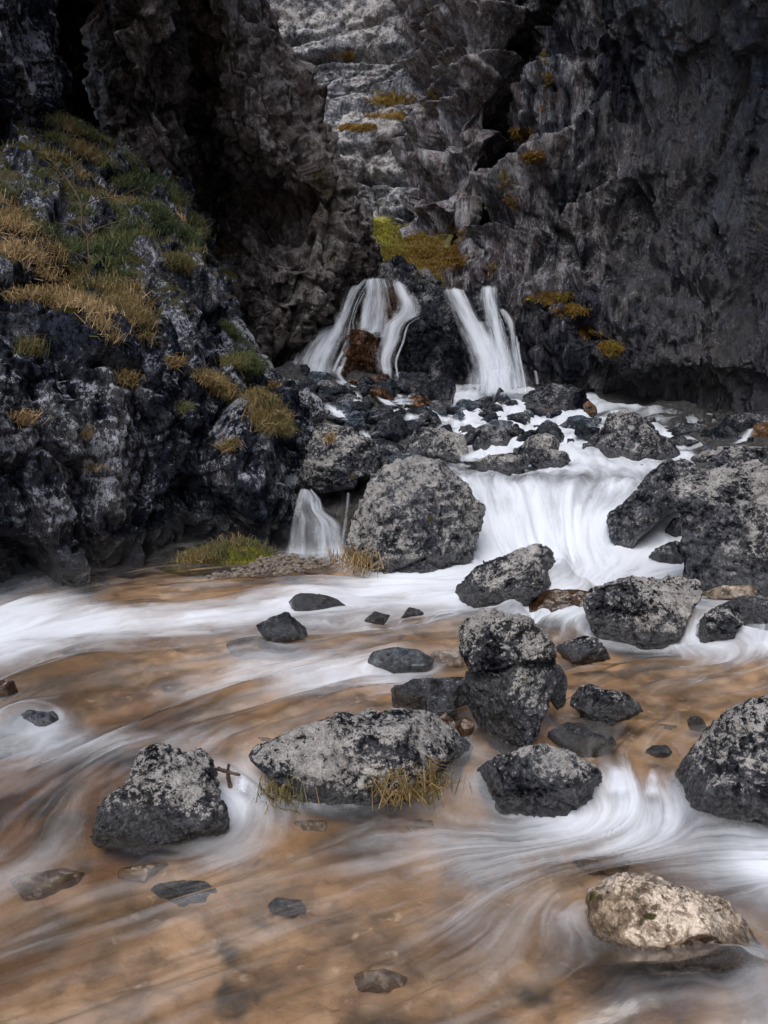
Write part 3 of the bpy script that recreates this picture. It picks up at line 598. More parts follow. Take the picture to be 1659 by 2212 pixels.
wall_net = [
 [(860, -470, 27), (930, -470, 23), (1060, -480, 21), (1150, -500, 20), (1230, -700, 17), (1420, -1300, 12), (1700, -1400, 9), (2300, -1400, 7), ('w', 9, -3, 20), ('w', 10, -12, 20)],  # unseen top row, leaned out to shade the upper right wall
 [(860, -420, 27), (930, -420, 23), (1060, -420, 21), (1150, -420, 20.5), (1230, -420, 18.5), (1420, -420, 15.6), (1700, -420, 12), (2300, -420, 7.5), ('w', 9, -3, 16), ('w', 10, -12, 16)],
 [(860, -230, 27), (930, -250, 23), (1080, -250, 21), (1180, -250, 20.5), (1250, -250, 18.5), (1420, -250, 16), (1700, -250, 12.5), (2300, -250, 8), ('w', 8, -3, 12), ('w', 9, -12, 12)],
 [(860, -20, 27), (938, -20, 23), (1080, -20, 21), (1190, -20, 20.6), (1240, -20, 18.8), (1400, -20, 16.8), (1680, -20, 13.6), (2300, -20, 8), ('w', 7.6, -3, 9), ('w', 9, -12, 9)],
 [(880, 120, 27), (955, 120, 23), (1060, 120, 21), (1168, 120, 22.2), (1210, 120, 18.8), (1400, 120, 17.2), (1680, 120, 14.6), (2300, 120, 8.4), ('w', 7.4, -3, 7), ('w', 9, -12, 7)],
 [(890, 260, 27), (965, 260, 22.6), (1040, 260, 20.8), (1118, 260, 23), (1160, 260, 18.6), (1400, 260, 17.0), (1680, 260, 14.4), (2300, 260, 8.4), ('w', 7.2, -3, 5.5), ('w', 9, -12, 5.5)],
 [(890, 400, 26), (968, 400, 22), (1020, 400, 20.6), (1086, 400, 23.4), (1120, 400, 18.4), (1400, 400, 16.6), (1680, 400, 14.0), (2300, 400, 8.4), ('w', 7, -3, 4.5), ('w', 9, -12, 4.5)],
 [(900, 500, 24), (1000, 500, 21), (1010, 500, 20.0), (1072, 510, 22.4), (1105, 500, 18.2), (1400, 500, 16.2), (1680, 500, 13.6), (2300, 500, 8.4), ('w', 6.8, -3, 3.5), ('w', 9, -12, 3.5)],
 [(900, 570, 22), (972, 580, 19.6), (1020, 590, 18.6), (1065, 590, 18.2), (1110, 590, 17.4), (1400, 590, 15.6), (1680, 600, 13.2), (2300, 600, 8.2), ('w', 6.6, -3, 2.6), ('w', 9, -12, 2.6)],
 [(925, 640, 20), (985, 640, 18.6), (1020, 640, 17.8), (1080, 650, 17.2), (1150, 650, 16.2), (1390, 690, 14.4), (1680, 700, 12.8), (2300, 720, 8), ('w', 6.4, -3, 1.8), ('w', 9, -12, 1.8)],
 [(950, 740, 18.5), (990, 740, 18), (1050, 740, 17.4), (1110, 740, 16.8), (1180, 740, 16.0), (1400, 790, 14.0), (1680, 790, 12.6), (2300, 820, 8), ('w', 6.2, -3, 1), ('w', 9, -12, 1)],
 [(960, 830, 17.8), (1000, 840, 17.4), (1060, 850, 17.0), (1120, 845, 16.6), (1200, 830, 16.4), (1410, 860, 14.8), (1680, 860, 12.8), (2300, 900, 8), ('w', 6, -3, .4), ('w', 9, -12, .4)],
 [(970, 900, 17.5), (1000, 900, 17), (1060, 900, 16.6), (1130, 910, 16.4), (1250, 930, 15.8), (1420, 960, 14.4), (1680, 980, 12.4), (2300, 1100, 8), ('w', 5.8, -3, -.4), ('w', 9, -12, -.4)]]
def diag(c, W):
    # slanting bedding: long ledges that rise to the right on the inner part of the wall
    q = (c[:, 2] - .55 * (c[:, 0] - 2) - .1 * c[:, 1]) / 1.5 + .45 * vnoise(c / 1.7, 77)
    s = q - np.floor(q); m = sstep(6.0, 3.6, c[:, 0]) * sstep(4, 6, c[:, 2])
    return m * (1.0 * s ** 1.3 - .4)
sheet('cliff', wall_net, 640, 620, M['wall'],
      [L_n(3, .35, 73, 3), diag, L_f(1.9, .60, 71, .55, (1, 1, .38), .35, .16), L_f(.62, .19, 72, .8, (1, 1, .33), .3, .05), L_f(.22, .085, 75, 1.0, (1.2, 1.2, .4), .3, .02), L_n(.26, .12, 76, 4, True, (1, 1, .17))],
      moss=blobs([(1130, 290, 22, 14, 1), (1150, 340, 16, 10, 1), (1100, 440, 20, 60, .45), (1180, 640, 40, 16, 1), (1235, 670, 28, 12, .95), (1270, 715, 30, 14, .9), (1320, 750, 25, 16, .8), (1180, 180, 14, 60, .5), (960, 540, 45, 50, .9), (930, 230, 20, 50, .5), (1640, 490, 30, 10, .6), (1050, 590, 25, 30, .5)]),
      dry_lit_f=lambda V, n, px, py: sstep(3.9, 2.2, V[:, 0] - .12 * fbm(V / 1.2, 3, 79) * 6) * sstep(2.5, 6, V[:, 2]) + .95 * np.exp(-((px - 1250 + .12 * (py - 300)) / 95) ** 2 - ((py - 280) / 300) ** 2) * sstep(-.1, .35, fbm(V * np.array([2.6, 2.6, .45]), 4, 78)),  # inner wall drier and paler; wet sheen on the centre painted as pale streaks
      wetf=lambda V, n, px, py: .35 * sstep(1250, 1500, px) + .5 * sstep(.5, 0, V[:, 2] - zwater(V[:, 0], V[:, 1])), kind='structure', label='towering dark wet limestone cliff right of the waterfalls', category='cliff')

def beds(c, W):
    q = (c[:, 2] + .12 * c[:, 0]) / 2.3 + .35 * vnoise(c / np.array([5., 5., 3.]), 87) ; s = q - np.floor(q)
    q2 = (c[:, 2] + .05 * c[:, 0]) / .8 + .3 * vnoise(c / 2.1, 88); s2 = q2 - np.floor(q2)
    return .7 * sstep(0, .2, s) * (1 - .35 * s) - .35 + .07 * sstep(0, .25, s2) * sstep(1, .9, s2)
head_net = [
 [(430, -500, 31), (600, -500, 30), (720, -500, 30), (830, -500, 30), (950, -500, 29), (1150, -500, 27)],
 [(430, -250, 31), (600, -300, 30), (720, -300, 30), (830, -300, 30), (950, -300, 29), (1150, -300, 27)],
 [(430, 0, 31), (600, 0, 30), (720, 0, 30), (830, 0, 29.6), (950, 0, 28), (1150, 0, 26.5)],
 [(430, 130, 31), (600, 130, 30), (720, 130, 29.6), (830, 130, 29.2), (950, 130, 27.6), (1150, 130, 26.5)],
 [(450, 215, 31), (600, 215, 30.2), (720, 220, 29.6), (830, 215, 29.0), (950, 200, 27.2), (1150, 200, 26.5)],
 [(450, 290, 30), (600, 290, 29.4), (720, 290, 27.8), (830, 255, 26.9), (950, 240, 26.2), (1150, 230, 26.5)],
 [(450, 400, 29), (600, 400, 28), (730, 390, 26.6), (830, 380, 26.0), (950, 380, 25.6), (1150, 380, 26)],
 [(450, 480, 28.6), (640, 490, 28), (760, 480, 27.4), (830, 490, 25.6), (950, 500, 25.0), (1150, 500, 25.6)],
 [(450, 640, 27), (640, 640, 27), (760, 640, 26.6), (830, 620, 25), (950, 620, 24.4), (1150, 620, 25)]]
sheet('headwall', head_net, 420, 330, M['headwall'],
      [L_n(3, .35, 83, 3), beds, L_f(2.4, .42, 81, .35, (.38, .38, 1.0), .12, .30), L_f(.9, .13, 82, .5, (.55, .55, 1.3), .12, .07), L_f(.3, .07, 85, .9, (1, 1, 1.1), .2, .02), L_n(.4, .05, 86, 3, True)],
      moss=blobs([(860, 250, 60, 10, .9), (770, 275, 50, 10, .9), (840, 215, 50, 16, .8), (740, 120, 30, 12, .5), (900, 240, 30, 40, .6), (850, 300, 20, 30, .3)]), kind='structure', label='pale bedded limestone headwall closing the gorge at the back', category='cliff')

bank_net = [
 [(690, 470, 26.5), (760, 478, 26.5), (830, 478, 25.6), (900, 495, 24.4), (990, 480, 23)],
 [(700, 510, 24), (760, 510, 24), (830, 510, 23.5), (900, 515, 22.8), (990, 500, 22)],
 [(710, 550, 21.5), (765, 550, 21.5), (830, 550, 21), (900, 555, 20.6), (970, 560, 20)],
 [(730, 600, 18.5), (770, 600, 18.5), (830, 605, 18.2), (900, 612, 18), (960, 620, 18)],
 [(730, 680, 17.5), (770, 680, 17.5), (830, 680, 17.4), (900, 690, 17.2), (960, 700, 17.2)]]
sheet('grassy_bank', bank_net, 150, 130, M['bank'], [L_n(1.4, .28, 93, 4), L_f(.6, .12, 91, .7), L_f(.25, .05, 92, .7)],
      moss=lambda V, n, px, py: .9 * np.ones(len(V)) * sstep(560, 480, px - .4 * (py - 500) - 330), kind='structure')

# ------------------------------------------------------------------ boulders
_ico = {}
def ico(k):
    if k not in _ico:
        bm = bmesh.new(); bmesh.ops.create_icosphere(bm, subdivisions=k, radius=1)
        v = np.array([x.co[:] for x in bm.verts]); f = np.array([[q.index for q in t.verts] for t in bm.faces]); bm.free()
        _ico[k] = (v / np.linalg.norm(v, axis=1, keepdims=True), f)
    return _ico[k]

def body(poly, Y, depth=.8, level=5, p=3.0, sink=.32, cuts=(), seed=0, ncut=8, rough=1.0, flat_top=None, lean=0.0):
    """rounded, broken block whose outline from the camera side is poly and which is depth*width thick"""
    rg = np.random.default_rng(1000 + seed)
    P = np.array(poly, float); cx = (P[:, 0].min() + P[:, 0].max()) / 2; cy = P[:, 1].mean() * .5 + (P[:, 1].min() + P[:, 1].max()) * .25
    lowm = P[:, 1] > cy + .3 * (P[:, 1].max() - cy)
    P[lowm, 1] = cy + (P[lowm, 1] - cy) * (1 + sink)
    C = at(cx, cy, Y); vd = C - CAM; dist = np.linalg.norm(vd); vd = vd / dist
    rt = np.cross(vd, [0, 0, 1]); rt /= np.linalg.norm(rt); up = np.cross(rt, vd)
    # outline in metres on the plane through C
    O = []
    for x, y in P:
        d = ray(x, y); q = CAM + d * (((C - CAM) @ vd) / (d @ vd)) - C; O.append((q @ rt, q @ up))
    O = np.array(O); size = max(np.ptp(O[:, 0]), np.ptp(O[:, 1])); Rd = depth * .5 * (.6 * np.ptp(O[:, 0]) + .4 * np.ptp(O[:, 1])) 
    # radius of the outline by angle
    ang = np.linspace(-np.pi, np.pi, 361); rad = np.zeros(361); A = O; B = np.roll(O, -1, 0)
    for i, a in enumerate(ang):
        dx, dy = math.cos(a), math.sin(a); ex = B - A; den = dx * ex[:, 1] - dy * ex[:, 0]; den = np.where(np.abs(den) < 1e-9, 1e-9, den)
        t = (A[:, 0] * ex[:, 1] - A[:, 1] * ex[:, 0]) / den; s = (A[:, 0] * dy - A[:, 1] * dx) / den
        ok = (t > 0) & (s >= -.001) & (s <= 1.001); rad[i] = t[ok].max() if ok.any() else (rad[i - 1] if i else size * .4)
    D, F = ico(level)
    m = np.hypot(D[:, 0], D[:, 2]); th = np.arctan2(D[:, 2], D[:, 0]); k = (m ** p + np.abs(D[:, 1]) ** p) ** (1 / p)
    r = np.interp(th, ang, rad)
    ex, ez, ey = np.cos(th) * m / k * r, np.sin(th) * m / k * r, D[:, 1] / k * Rd
    V = C + ex[:, None] * rt + ez[:, None] * up + ey[:, None] * vd
    if lean: V = V + (ez * lean)[:, None] * vd
    # broken faces: some given, some at random
    pl = [(np.array(n, float), q) for n, q in cuts]
    for _ in range(ncut):
        n = rg.normal(size=3); n[1] = -abs(n[1]) * 1.1; n[2] = n[2] * .8 + .25; pl.append((n, rg.uniform(.82, .95)))
    for n, q in pl:
        n = n / np.linalg.norm(n); s = (V - C) @ n; o = np.quantile(s, q)
        V = V - np.maximum(s - o, 0)[:, None] * n * .97
    lx, lz = (V - C) @ rt, (V - C) @ up; ly = (V - C) @ vd      # the breaks must not shrink the block
    fx = lambda a, lo, hi: np.where(a > 0, a * hi / max(a.max(), 1e-6), a * lo / min(a.min(), -1e-6))
    V = C + fx(lx, O[:, 0].min(), O[:, 0].max())[:, None] * rt + fx(lz, O[:, 1].min(), O[:, 1].max())[:, None] * up + ly[:, None] * vd
    if flat_top is not None:
        n = np.array([0, flat_top, 1.0]); n /= np.linalg.norm(n); s = (V - C) @ n
        top = (np.array([0, 0, 0]) + up * O[:, 1].max()) @ n; V = V - np.maximum(s - top * .97, 0)[:, None] * n * .97
    # relief
    nn = np.zeros_like(V); tri = V[F]; fn = np.cross(tri[:, 1] - tri[:, 0], tri[:, 2] - tri[:, 0])
    for i in range(3): np.add.at(nn, F[:, i], fn)
    nn /= np.linalg.norm(nn, axis=1, keepdims=True) + 1e-12
    if ((V - C) * nn).sum(1).mean() < 0: nn = -nn; F = F[:, ::-1]
    q = (V - C) / size + seed * 3.7
    f1, e1 = facets(q * 2.6, seed, .8); f2, e2 = facets(q * 6.5, seed + 1, .9); f3, e3 = facets(q * 16, seed + 2, .9)
    d = size * rough * (.026 * f1 + .018 * f2 + .011 * f3 - .012 * (1 - sstep(0, .09, e2)) - .014 * (1 - sstep(0, .05, e1)) + .012 * fbm(q * 5, 4, seed + 3, .55, True))
    if level >= 6: f4, e4 = facets(q * 40, seed + 5, .9); d = d + size * rough * (.0042 * f4 + .006 * fbm(q * 22, 3, seed + 9))
    V = V + nn * d[:, None]
    return V, F, nn

def rock(label, poly, mat='boulder', depth=.8, level=5, name='boulder', cat='boulder', Y=None, base=None, wetband=.14, group=None, moss=None, parent=None, wet_shade_side=False, crown=None, seat=None, **kw):
    P = np.array(poly, float)
    global _rs; _rs += 13
    if Y is None:
        bx, by = base or ((P[:, 0].min() + P[:, 0].max()) / 2, P[:, 1].max())
        h = hit(bx, by); wm = np.ptp(P[:, 0]) * h[1] / FPX; hm = np.ptp(P[:, 1]) * h[1] / FPX
        Y = h[1] + .35 * depth * .5 * (.6 * wm + .4 * hm); Ymin = h[1]
        for _ in range(4):                       # seat it so that its water line falls where the photograph has it
            V, _f2, _n2 = body(poly, Y, depth, 3, seed=_rs, **kw); ab = V[:, 2] > zwater(V[:, 0], V[:, 1]) + .005
            if not ab.any(): break
            e = np.sort(project(V[ab])[1])[-max(2, ab.sum() // 40):].mean() - (seat or P[:, 1].max()) + 3
            Y = min(max(Y + .8 * e * Y * Y / (FPX * HC), Ymin - .1), Ymin + 1.2)
    V, F, nn = body(poly, Y, depth, level, seed=_rs, **kw)
    zw = zwater(V[:, 0], V[:, 1])
    at_ = {'wet': sstep(wetband, 0, V[:, 2] - zw)}
    if wet_shade_side: at_['wet'] = np.maximum(at_['wet'], .9 * sstep(-.42, -.7, nn[:, 0]))  # left flank darkened: wet rock plus painted shade
    if crown: px, py, _ = project(V); at_['dry'] = blobs(crown)(V, nn, px, py)  # dry patches: bleached crowns, and faces painted pale as if lit
    if moss:
        px, py, _ = project(V); at_['moss'] = blobs(moss)(V, nn, px, py)
    if parent is not None:
        return link(name, mesh_np(name, V - np.array(parent.location), F, M[mat], at_), parent)
    nw = np.abs(V[:, 2] - zw) < .03
    if Y < 7.6 and name != 'submerged_stone' and nw.sum() > 8: q_ = V[nw]; RK.append(((q_[:, 0].min() + q_[:, 0].max()) / 2, (q_[:, 1].min() + q_[:, 1].max()) / 2, max(.04, np.ptp(q_[:, 0]) / 2), max(.04, np.ptp(q_[:, 1]) / 2)))
    V, c = recentre(V)
    pr = dict(label=label, category=cat)
    if group: pr['group'] = group
    return link(name, mesh_np(name, V, F, M[mat], at_), None, c, **pr)
_rs = 0; RK = [(b_[0], b_[1], .2, .16) for b_ in [hit(1105, 1600)]]

def blob(cx, cy, ww, hh, seed=None, n=9):
    rg = np.random.default_rng(int(cx * 7 + cy * 13) if seed is None else seed)
    a = np.linspace(0, 2 * np.pi, n, endpoint=False) + rg.uniform(-.25, .25, n); r = rg.uniform(.85, 1.12, n)
    c, s = np.cos(a), np.sin(a); k = (np.abs(c) ** 3 + np.abs(s) ** 3) ** (-1 / 3)
    return [(cx + ww / 2 * k[i] * c[i] * r[i], cy + hh / 2 * k[i] * s[i] * r[i]) for i in range(n)]

# the cracked upright boulder in mid stream, in two blocks
root = bpy.data.objects.new('cracked_boulder', None); COL.objects.link(root); b0 = hit(1100, 1608); root.location = (b0[0], b0[1] + .25, b0[2] - .1)
root['label'] = 'tall upright cracked boulder with orange lichen standing in the middle of the stream'; root['category'] = 'boulder'
YU = b0[1] + .05
rock('', [(1014, 1440), (1024, 1394), (1045, 1357), (1070, 1336), (1102, 1327), (1143, 1341), (1180, 1373), (1197, 1404), (1203, 1430), (1180, 1450), (1117, 1440), (1050, 1442)], level=6, name='upper_block', parent=root, Y=YU + .06, sink=.1, depth=.95, p=3)
rock('', [(1012, 1442), (1050, 1436), (1117, 1430), (1196, 1437), (1203, 1472), (1187, 1513), (1166, 1560), (1140, 1597), (1117, 1614), (1081, 1612), (1034, 1583), (1003, 1547), (998, 1513), (1005, 1477)], level=6, name='lower_block', parent=root, Y=YU, sink=.35,
     depth=1.0, p=3, ncut=1, wetband=.06, crown=[(1150, 1490, 50, 75, .45)], wet_shade_side=True, cuts=[((-.78, -.55, -.25), .62), ((.45, -.85, .28), .72)], moss=[(1130, 1468, 12, 5, .8)])  # crown here paints the right face as lit
rock('brown rounded boulder tucked behind the left shoulder of the tall cracked boulder', [(990, 1357), (1008, 1336), (1039, 1318), (1068, 1314), (1089, 1328), (1085, 1380), (1050, 1440), (1015, 1450), (1000, 1410), (993, 1383)], Y=YU + .38, level=5)
rock('dark wet rock leaning on the right flank of the tall cracked boulder', [(1195, 1430), (1216, 1448), (1225, 1482), (1222, 1508), (1190, 1520), (1180, 1477)], Y=YU + .28, level=4, wetband=.5)
# foreground
rock('long flat-topped mottled boulder with two grass tufts at its foot', [(544, 1636), (555, 1612), (586, 1594), (638, 1571), (701, 1555), (753, 1542), (831, 1539), (909, 1537), (935, 1545), (966, 1571), (1003, 1597), (1031, 1623), (1008, 1642), (972, 1664), (925, 1677), (883, 1687), (831, 1703), (779, 1714), (727, 1718), (680, 1722), (622, 1692), (597, 1672), (570, 1654)],
     level=6, rough=.65, wetband=.07, depth=.72, p=3.6, flat_top=.03, ncut=3, sink=.3, base=(760, 1722), cuts=[((-.1, -1, .12), .80)], crown=[(700, 1640, 110, 30, .35), (890, 1580, 70, 25, .4)], moss=[(960, 1600, 60, 40, .25), (570, 1650, 30, 30, .3)])
rock('jagged layered dark rock at the left of the foreground with a twig caught on it', [(203, 1790), (214, 1754), (229, 1728), (271, 1697), (297, 1650), (307, 1624), (339, 1609), (385, 1622), (448, 1617), (466, 1640), (476, 1682), (471, 1718), (486, 1744), (486, 1770), (417, 1783), (359, 1793), (307, 1812), (260, 1798)], mat='boulder_dark',
     level=6, depth=.85, ncut=4, rough=1.35, sink=.3, base=(340, 1806), cuts=[((-.2, -.75, .62), .72)])
rock('domed black boulder with a bleached white crown above a small water chute', [(1023, 1675), (1039, 1659), (1081, 1638), (1133, 1616), (1180, 1607), (1211, 1621), (1248, 1642), (1284, 1668), (1307, 1696), (1297, 1734), (1274, 1750), (1232, 1760), (1169, 1756), (1117, 1745), (1055, 1724), (1029, 1703)], mat='boulder_dark',
     level=6, depth=.85, sink=.3, base=(1180, 1756), crown=[(1195, 1640, 60, 32, .9), (1170, 1665, 40, 20, .6)], cuts=[((.2, -.6, .75), .80)])
rock('big mottled boulder cut off by the right edge of the picture', [(1457, 1690), (1474, 1654), (1504, 1609), (1539, 1567), (1579, 1537), (1619, 1517), (1659, 1507), (1729, 1512), (1800, 1569), (1800, 1719), (1739, 1770), (1659, 1775), (1579, 1775), (1529, 1758), (1479, 1741), (1461, 1719)], level=6, depth=.9, sink=.3, base=(1560, 1765))
rock('cream white boulder half awash in the foreground at lower right', [(1270, 1948), (1277, 1924), (1309, 1902), (1354, 1889), (1404, 1894), (1469, 1912), (1520, 1932), (1580, 1966), (1632, 2010), (1655, 2050), (1645, 2078), (1580, 2085), (1500, 2082), (1429, 2076), (1354, 2062), (1290, 2030), (1272, 1980)],
     mat='white_stone', level=6, depth=.75, sink=.05, ncut=3, p=3.4, rough=.7, seat=2042, base=(1400, 2040), wetband=.03, moss=[(1400, 1980, 22, 10, .8), (1280, 1935, 12, 16, .7)])
rock('low mottled rock with a straw on it right of the tall cracked boulder', [(1233, 1515), (1246, 1490), (1269, 1480), (1300, 1491), (1341, 1496), (1373, 1517), (1390, 1545), (1352, 1558), (1300, 1563), (1258, 1550)], mat='boulder_dark', level=5, sink=.3)
rock('grey stone lying just under the water right of the tall cracked boulder', [(1180, 1590), (1230, 1562), (1300, 1566), (1330, 1600), (1300, 1635), (1220, 1640)], level=4, sink=.1, wetband=-1, rough=.6, Y=hit(1250, 1600)[1] + .12)
rock('small rough rock between the tall cracked boulder and the square slab', [(1200, 1408), (1217, 1391), (1247, 1379), (1281, 1375), (1311, 1391), (1319, 1421), (1262, 1430), (1213, 1426)], mat='boulder_dark', level=5, sink=.2)
rock('low wet rock glazed with water left of the tall cracked boulder', [(842, 1510), (862, 1487), (904, 1466), (961, 1459), (1010, 1461), (1000, 1490), (965, 1510), (930, 1530), (873, 1533)], mat='boulder_dark', level=5, wetband=.2, rough=.7)
rock('small dark wet stone between the flat boulder and the tall cracked boulder', [(918, 1532), (930, 1503), (951, 1494), (972, 1511), (989, 1541), (956, 1556), (928, 1545)], level=4, mat='rubble')
rock('brown cobble wedged at the right end of the flat boulder', [(948, 1552), (961, 1537), (984, 1560), (980, 1580), (956, 1570)], level=4, mat='brown_stone', name='cobble', cat='cobble')
rock('dark brown cobble touching the foot of the tall cracked boulder', [(985, 1567), (1008, 1550), (1023, 1565), (1023, 1594), (996, 1594)], level=4, mat='brown_stone', name='cobble', cat='cobble')
rock('black pyramid shaped rock alone in the white current', [(555, 1384), (576, 1355), (597, 1334), (617, 1323), (643, 1342), (664, 1357), (661, 1372), (607, 1386)], mat='rubble', level=5, sink=.2)
rock('low whale backed rock under the white rapids left of centre', [(621, 1309), (638, 1284), (675, 1280), (727, 1295), (755, 1314), (716, 1322), (664, 1316)], mat='rubble', level=4, rough=.6, wetband=.4)
rock('small wet stone awash right of the black pyramid rock', [(787, 1341), (810, 1321), (843, 1331), (828, 1346)], mat='rubble', level=4, rough=.6)
rock('dark stone tip awash near the brown boulder behind the tall rock', [(865, 1333), (883, 1312), (916, 1320), (906, 1328)], mat='rubble', level=4, rough=.6)
rock('flat green grey ledge stone with trickles over its front edge', [(792, 1432), (810, 1407), (852, 1397), (904, 1405), (938, 1425), (914, 1450), (831, 1446)], mat='slate', level=4, rough=.5, wetband=.3)
rock('rounded stone veiled by a small spill at the left edge', [(-30, 1600), (10, 1562), (60, 1535), (115, 1538), (140, 1565), (95, 1610), (20, 1625)], Y=hit(60, 1600)[1] + .12, mat='slate', level=4, rough=.5, wetband=.4)
rock('orange stone at the left edge in brown shallow water', [(-30, 1495), (-5, 1468), (30, 1470), (40, 1495), (10, 1508)], mat='brown_stone', level=4, name='stone', cat='stone', rough=.5)
# middle distance, right
rock('pointed pale ridge boulder in front of the white cascade', [(978, 1292), (1010, 1255), (1060, 1215), (1110, 1190), (1150, 1175), (1175, 1180), (1200, 1205), (1223, 1240), (1185, 1258), (1150, 1278), (1120, 1299), (1060, 1304)], level=6, depth=.85, ncut=3, cuts=[((-.35, -.55, .75), .66), ((.7, -.6, .3), .8)], base=(1070, 1300), crown=[(1150, 1200, 40, 25, .6)])
rock('brown rounded boulder glazed with water beside the pointed boulder', [(1130, 1312), (1150, 1285), (1200, 1272), (1260, 1276), (1285, 1300), (1260, 1340), (1190, 1345)], mat='brown_stone', level=4, rough=.5, wetband=.5, sink=.05, seat=1314)
rock('square flat-topped slab boulder right of the cascade pool', [(1264, 1297), (1277, 1280), (1307, 1262), (1348, 1251), (1393, 1246), (1513, 1251), (1518, 1271), (1514, 1293), (1499, 1308), (1483, 1337), (1468, 1367), (1431, 1382), (1374, 1383), (1322, 1379), (1284, 1367), (1269, 1331)], level=6, depth=.8, p=4, flat_top=.02, ncut=2, sink=.3, base=(1370, 1382), cuts=[((0, -1, .05), .82)])
rock('huge grey boulder at the right edge beside the cascade', [(1449, 1063), (1468, 1035), (1506, 1014), (1543, 999), (1592, 993), (1659, 999), (1800, 1046), (1820, 1271), (1659, 1290), (1618, 1268), (1562, 1265), (1521, 1263), (1479, 1248), (1483, 1196), (1479, 1121), (1457, 1091)], mat='boulder_mid', level=6, depth=.8, p=4, cuts=[((-.45, -1, .1), .74), ((-.2, -.5, 1), .8)], sink=.3, base=(1560, 1265), ncut=5)
rock('smooth leaning boulder between the cascade and the huge grey boulder', [(1311, 1123), (1322, 1108), (1348, 1093), (1374, 1063), (1404, 1029), (1442, 999), (1472, 991), (1504, 1012), (1500, 1060), (1465, 1095), (1416, 1125), (1376, 1162), (1359, 1181), (1337, 1185), (1318, 1155)], mat='boulder_mid', level=6, depth=.9, rough=.8, base=(1340, 1180), sink=.12, ncut=3)
rock('small black rock propped under the left side of the huge grey boulder', [(1432, 1153), (1453, 1119), (1476, 1115), (1482, 1158), (1449, 1174)], mat='rubble', level=4, base=(1455, 1205))
rock('low black wedge of rock at the foot of the huge grey boulder', [(1399, 1220), (1434, 1179), (1461, 1168), (1487, 1177), (1487, 1222), (1449, 1218)], mat='rubble', level=4)
rock('broad grey boulder splitting the stream above the cascade', [(1256, 969), (1277, 943), (1307, 924), (1314, 898), (1348, 892), (1374, 894), (1388, 918), (1412, 943), (1442, 965), (1478, 990), (1451, 1003), (1412, 1016), (1363, 1010), (1322, 997), (1292, 1005), (1275, 984)], mat='boulder_mid', level=6, p=3.8, cuts=[((-.4, -1, .5), .74), ((.5, -.6, .7), .8)], Y=9.6, depth=.9, ncut=4)
rock('upper of two stacked rocks just above the cascade lip', [(1131, 954), (1161, 940), (1179, 937), (1208, 956), (1208, 973), (1179, 978), (1136, 966)], mat='boulder_mid', level=4, Y=9.5, sink=.3)
rock('lower of two stacked rocks just above the cascade lip', [(1106, 973), (1142, 962), (1187, 972), (1223, 980), (1230, 1014), (1206, 1027), (1179, 1027), (1149, 1001), (1112, 986)], mat='boulder_mid', level=5, Y=9.0, sink=.2)
rock('brown grey rock at the left end of the cascade lip', [(1005, 1014), (1030, 998), (1059, 984), (1093, 980), (1123, 988), (1148, 1016), (1151, 1030), (1101, 1030), (1040, 1034)], mat='boulder_mid', level=5, Y=8.8)
rock('small dark rock in front of the rock at the cascade lip', [(1054, 1034), (1071, 1015), (1093, 1019), (1105, 1044), (1067, 1048)], mat='rubble', level=4, Y=8.35)
rock('pair of joined dark stones in the white water above the cascade', [(1052, 947), (1067, 931), (1082, 943), (1110, 941), (1112, 965), (1082, 975), (1057, 971)], mat='rubble', level=4, Y=10.3)
rock('pale speckled rock below the broad grey boulder', [(1363, 1037), (1371, 1010), (1393, 1003), (1414, 1012), (1410, 1042)], mat='boulder_mid', level=4, Y=8.9)
rock('small black rock at the right rim of the cascade', [(1327, 1052), (1344, 1035), (1369, 1036), (1376, 1055), (1352, 1063)], mat='rubble', level=4, Y=8.3)
rock('large blocky boulder right of the foot of the right waterfall', [(1119, 898), (1134, 856), (1161, 838), (1198, 830), (1236, 841), (1268, 858), (1279, 894), (1251, 903), (1198, 910), (1161, 910), (1129, 907)], mat='rubble', level=5, Y=14.2, depth=.8)
rock('dark triangular rock at the foot of the right waterfall', [(1057, 866), (1078, 836), (1108, 862), (1096, 876), (1071, 874)], mat='rubble', level=4, Y=14.6, rough=.6)
rock('dark rounded rock under the cliff at far right', [(1519, 954), (1536, 928), (1562, 918), (1594, 931), (1594, 950), (1562, 966)], mat='rubble', level=4, Y=10.6)
rock('knobbly rock left of the dark rounded rock under the cliff', [(1450, 935), (1468, 916), (1506, 913), (1534, 922), (1523, 950), (1487, 948)], mat='rubble', level=4, Y=11.4)
rock('rusty brown boulder with a thin spill at the right edge', [(1612, 954), (1629, 916), (1659, 913), (1720, 933), (1720, 975), (1652, 978), (1616, 969)], mat='brown_stone', level=5, Y=10.6)
rock('flat dark ledge rock above the huge grey boulder', [(1492, 980), (1562, 965), (1618, 965), (1690, 976), (1690, 1000), (1581, 1004), (1500, 1012)], mat='boulder_mid', level=5, Y=9.0)
rock('shadowed rock at the base of the right cliff near the edge', [(1552, 920), (1570, 898), (1620, 893), (1700, 898), (1700, 927), (1592, 933)], mat='rubble', level=4, Y=12)
rock('dark rock beside the small spill at the right edge', [(1502, 1382), (1506, 1351), (1524, 1325), (1554, 1310), (1592, 1310), (1610, 1331), (1585, 1355), (1571, 1387), (1543, 1391)], mat='boulder', level=5)
rock('flat wet ledge rock at the right edge with water spilling over', [(1552, 1312), (1599, 1291), (1652, 1284), (1720, 1308), (1720, 1365), (1637, 1352), (1590, 1345)], level=5, wetband=.3, rough=.7, base=(1640, 1372))
rock('pale flat stone awash below the huge grey boulder', [(1517, 1279), (1562, 1267), (1611, 1264), (1637, 1278), (1605, 1294), (1536, 1290)], mat='white_stone', level=4, rough=.5)
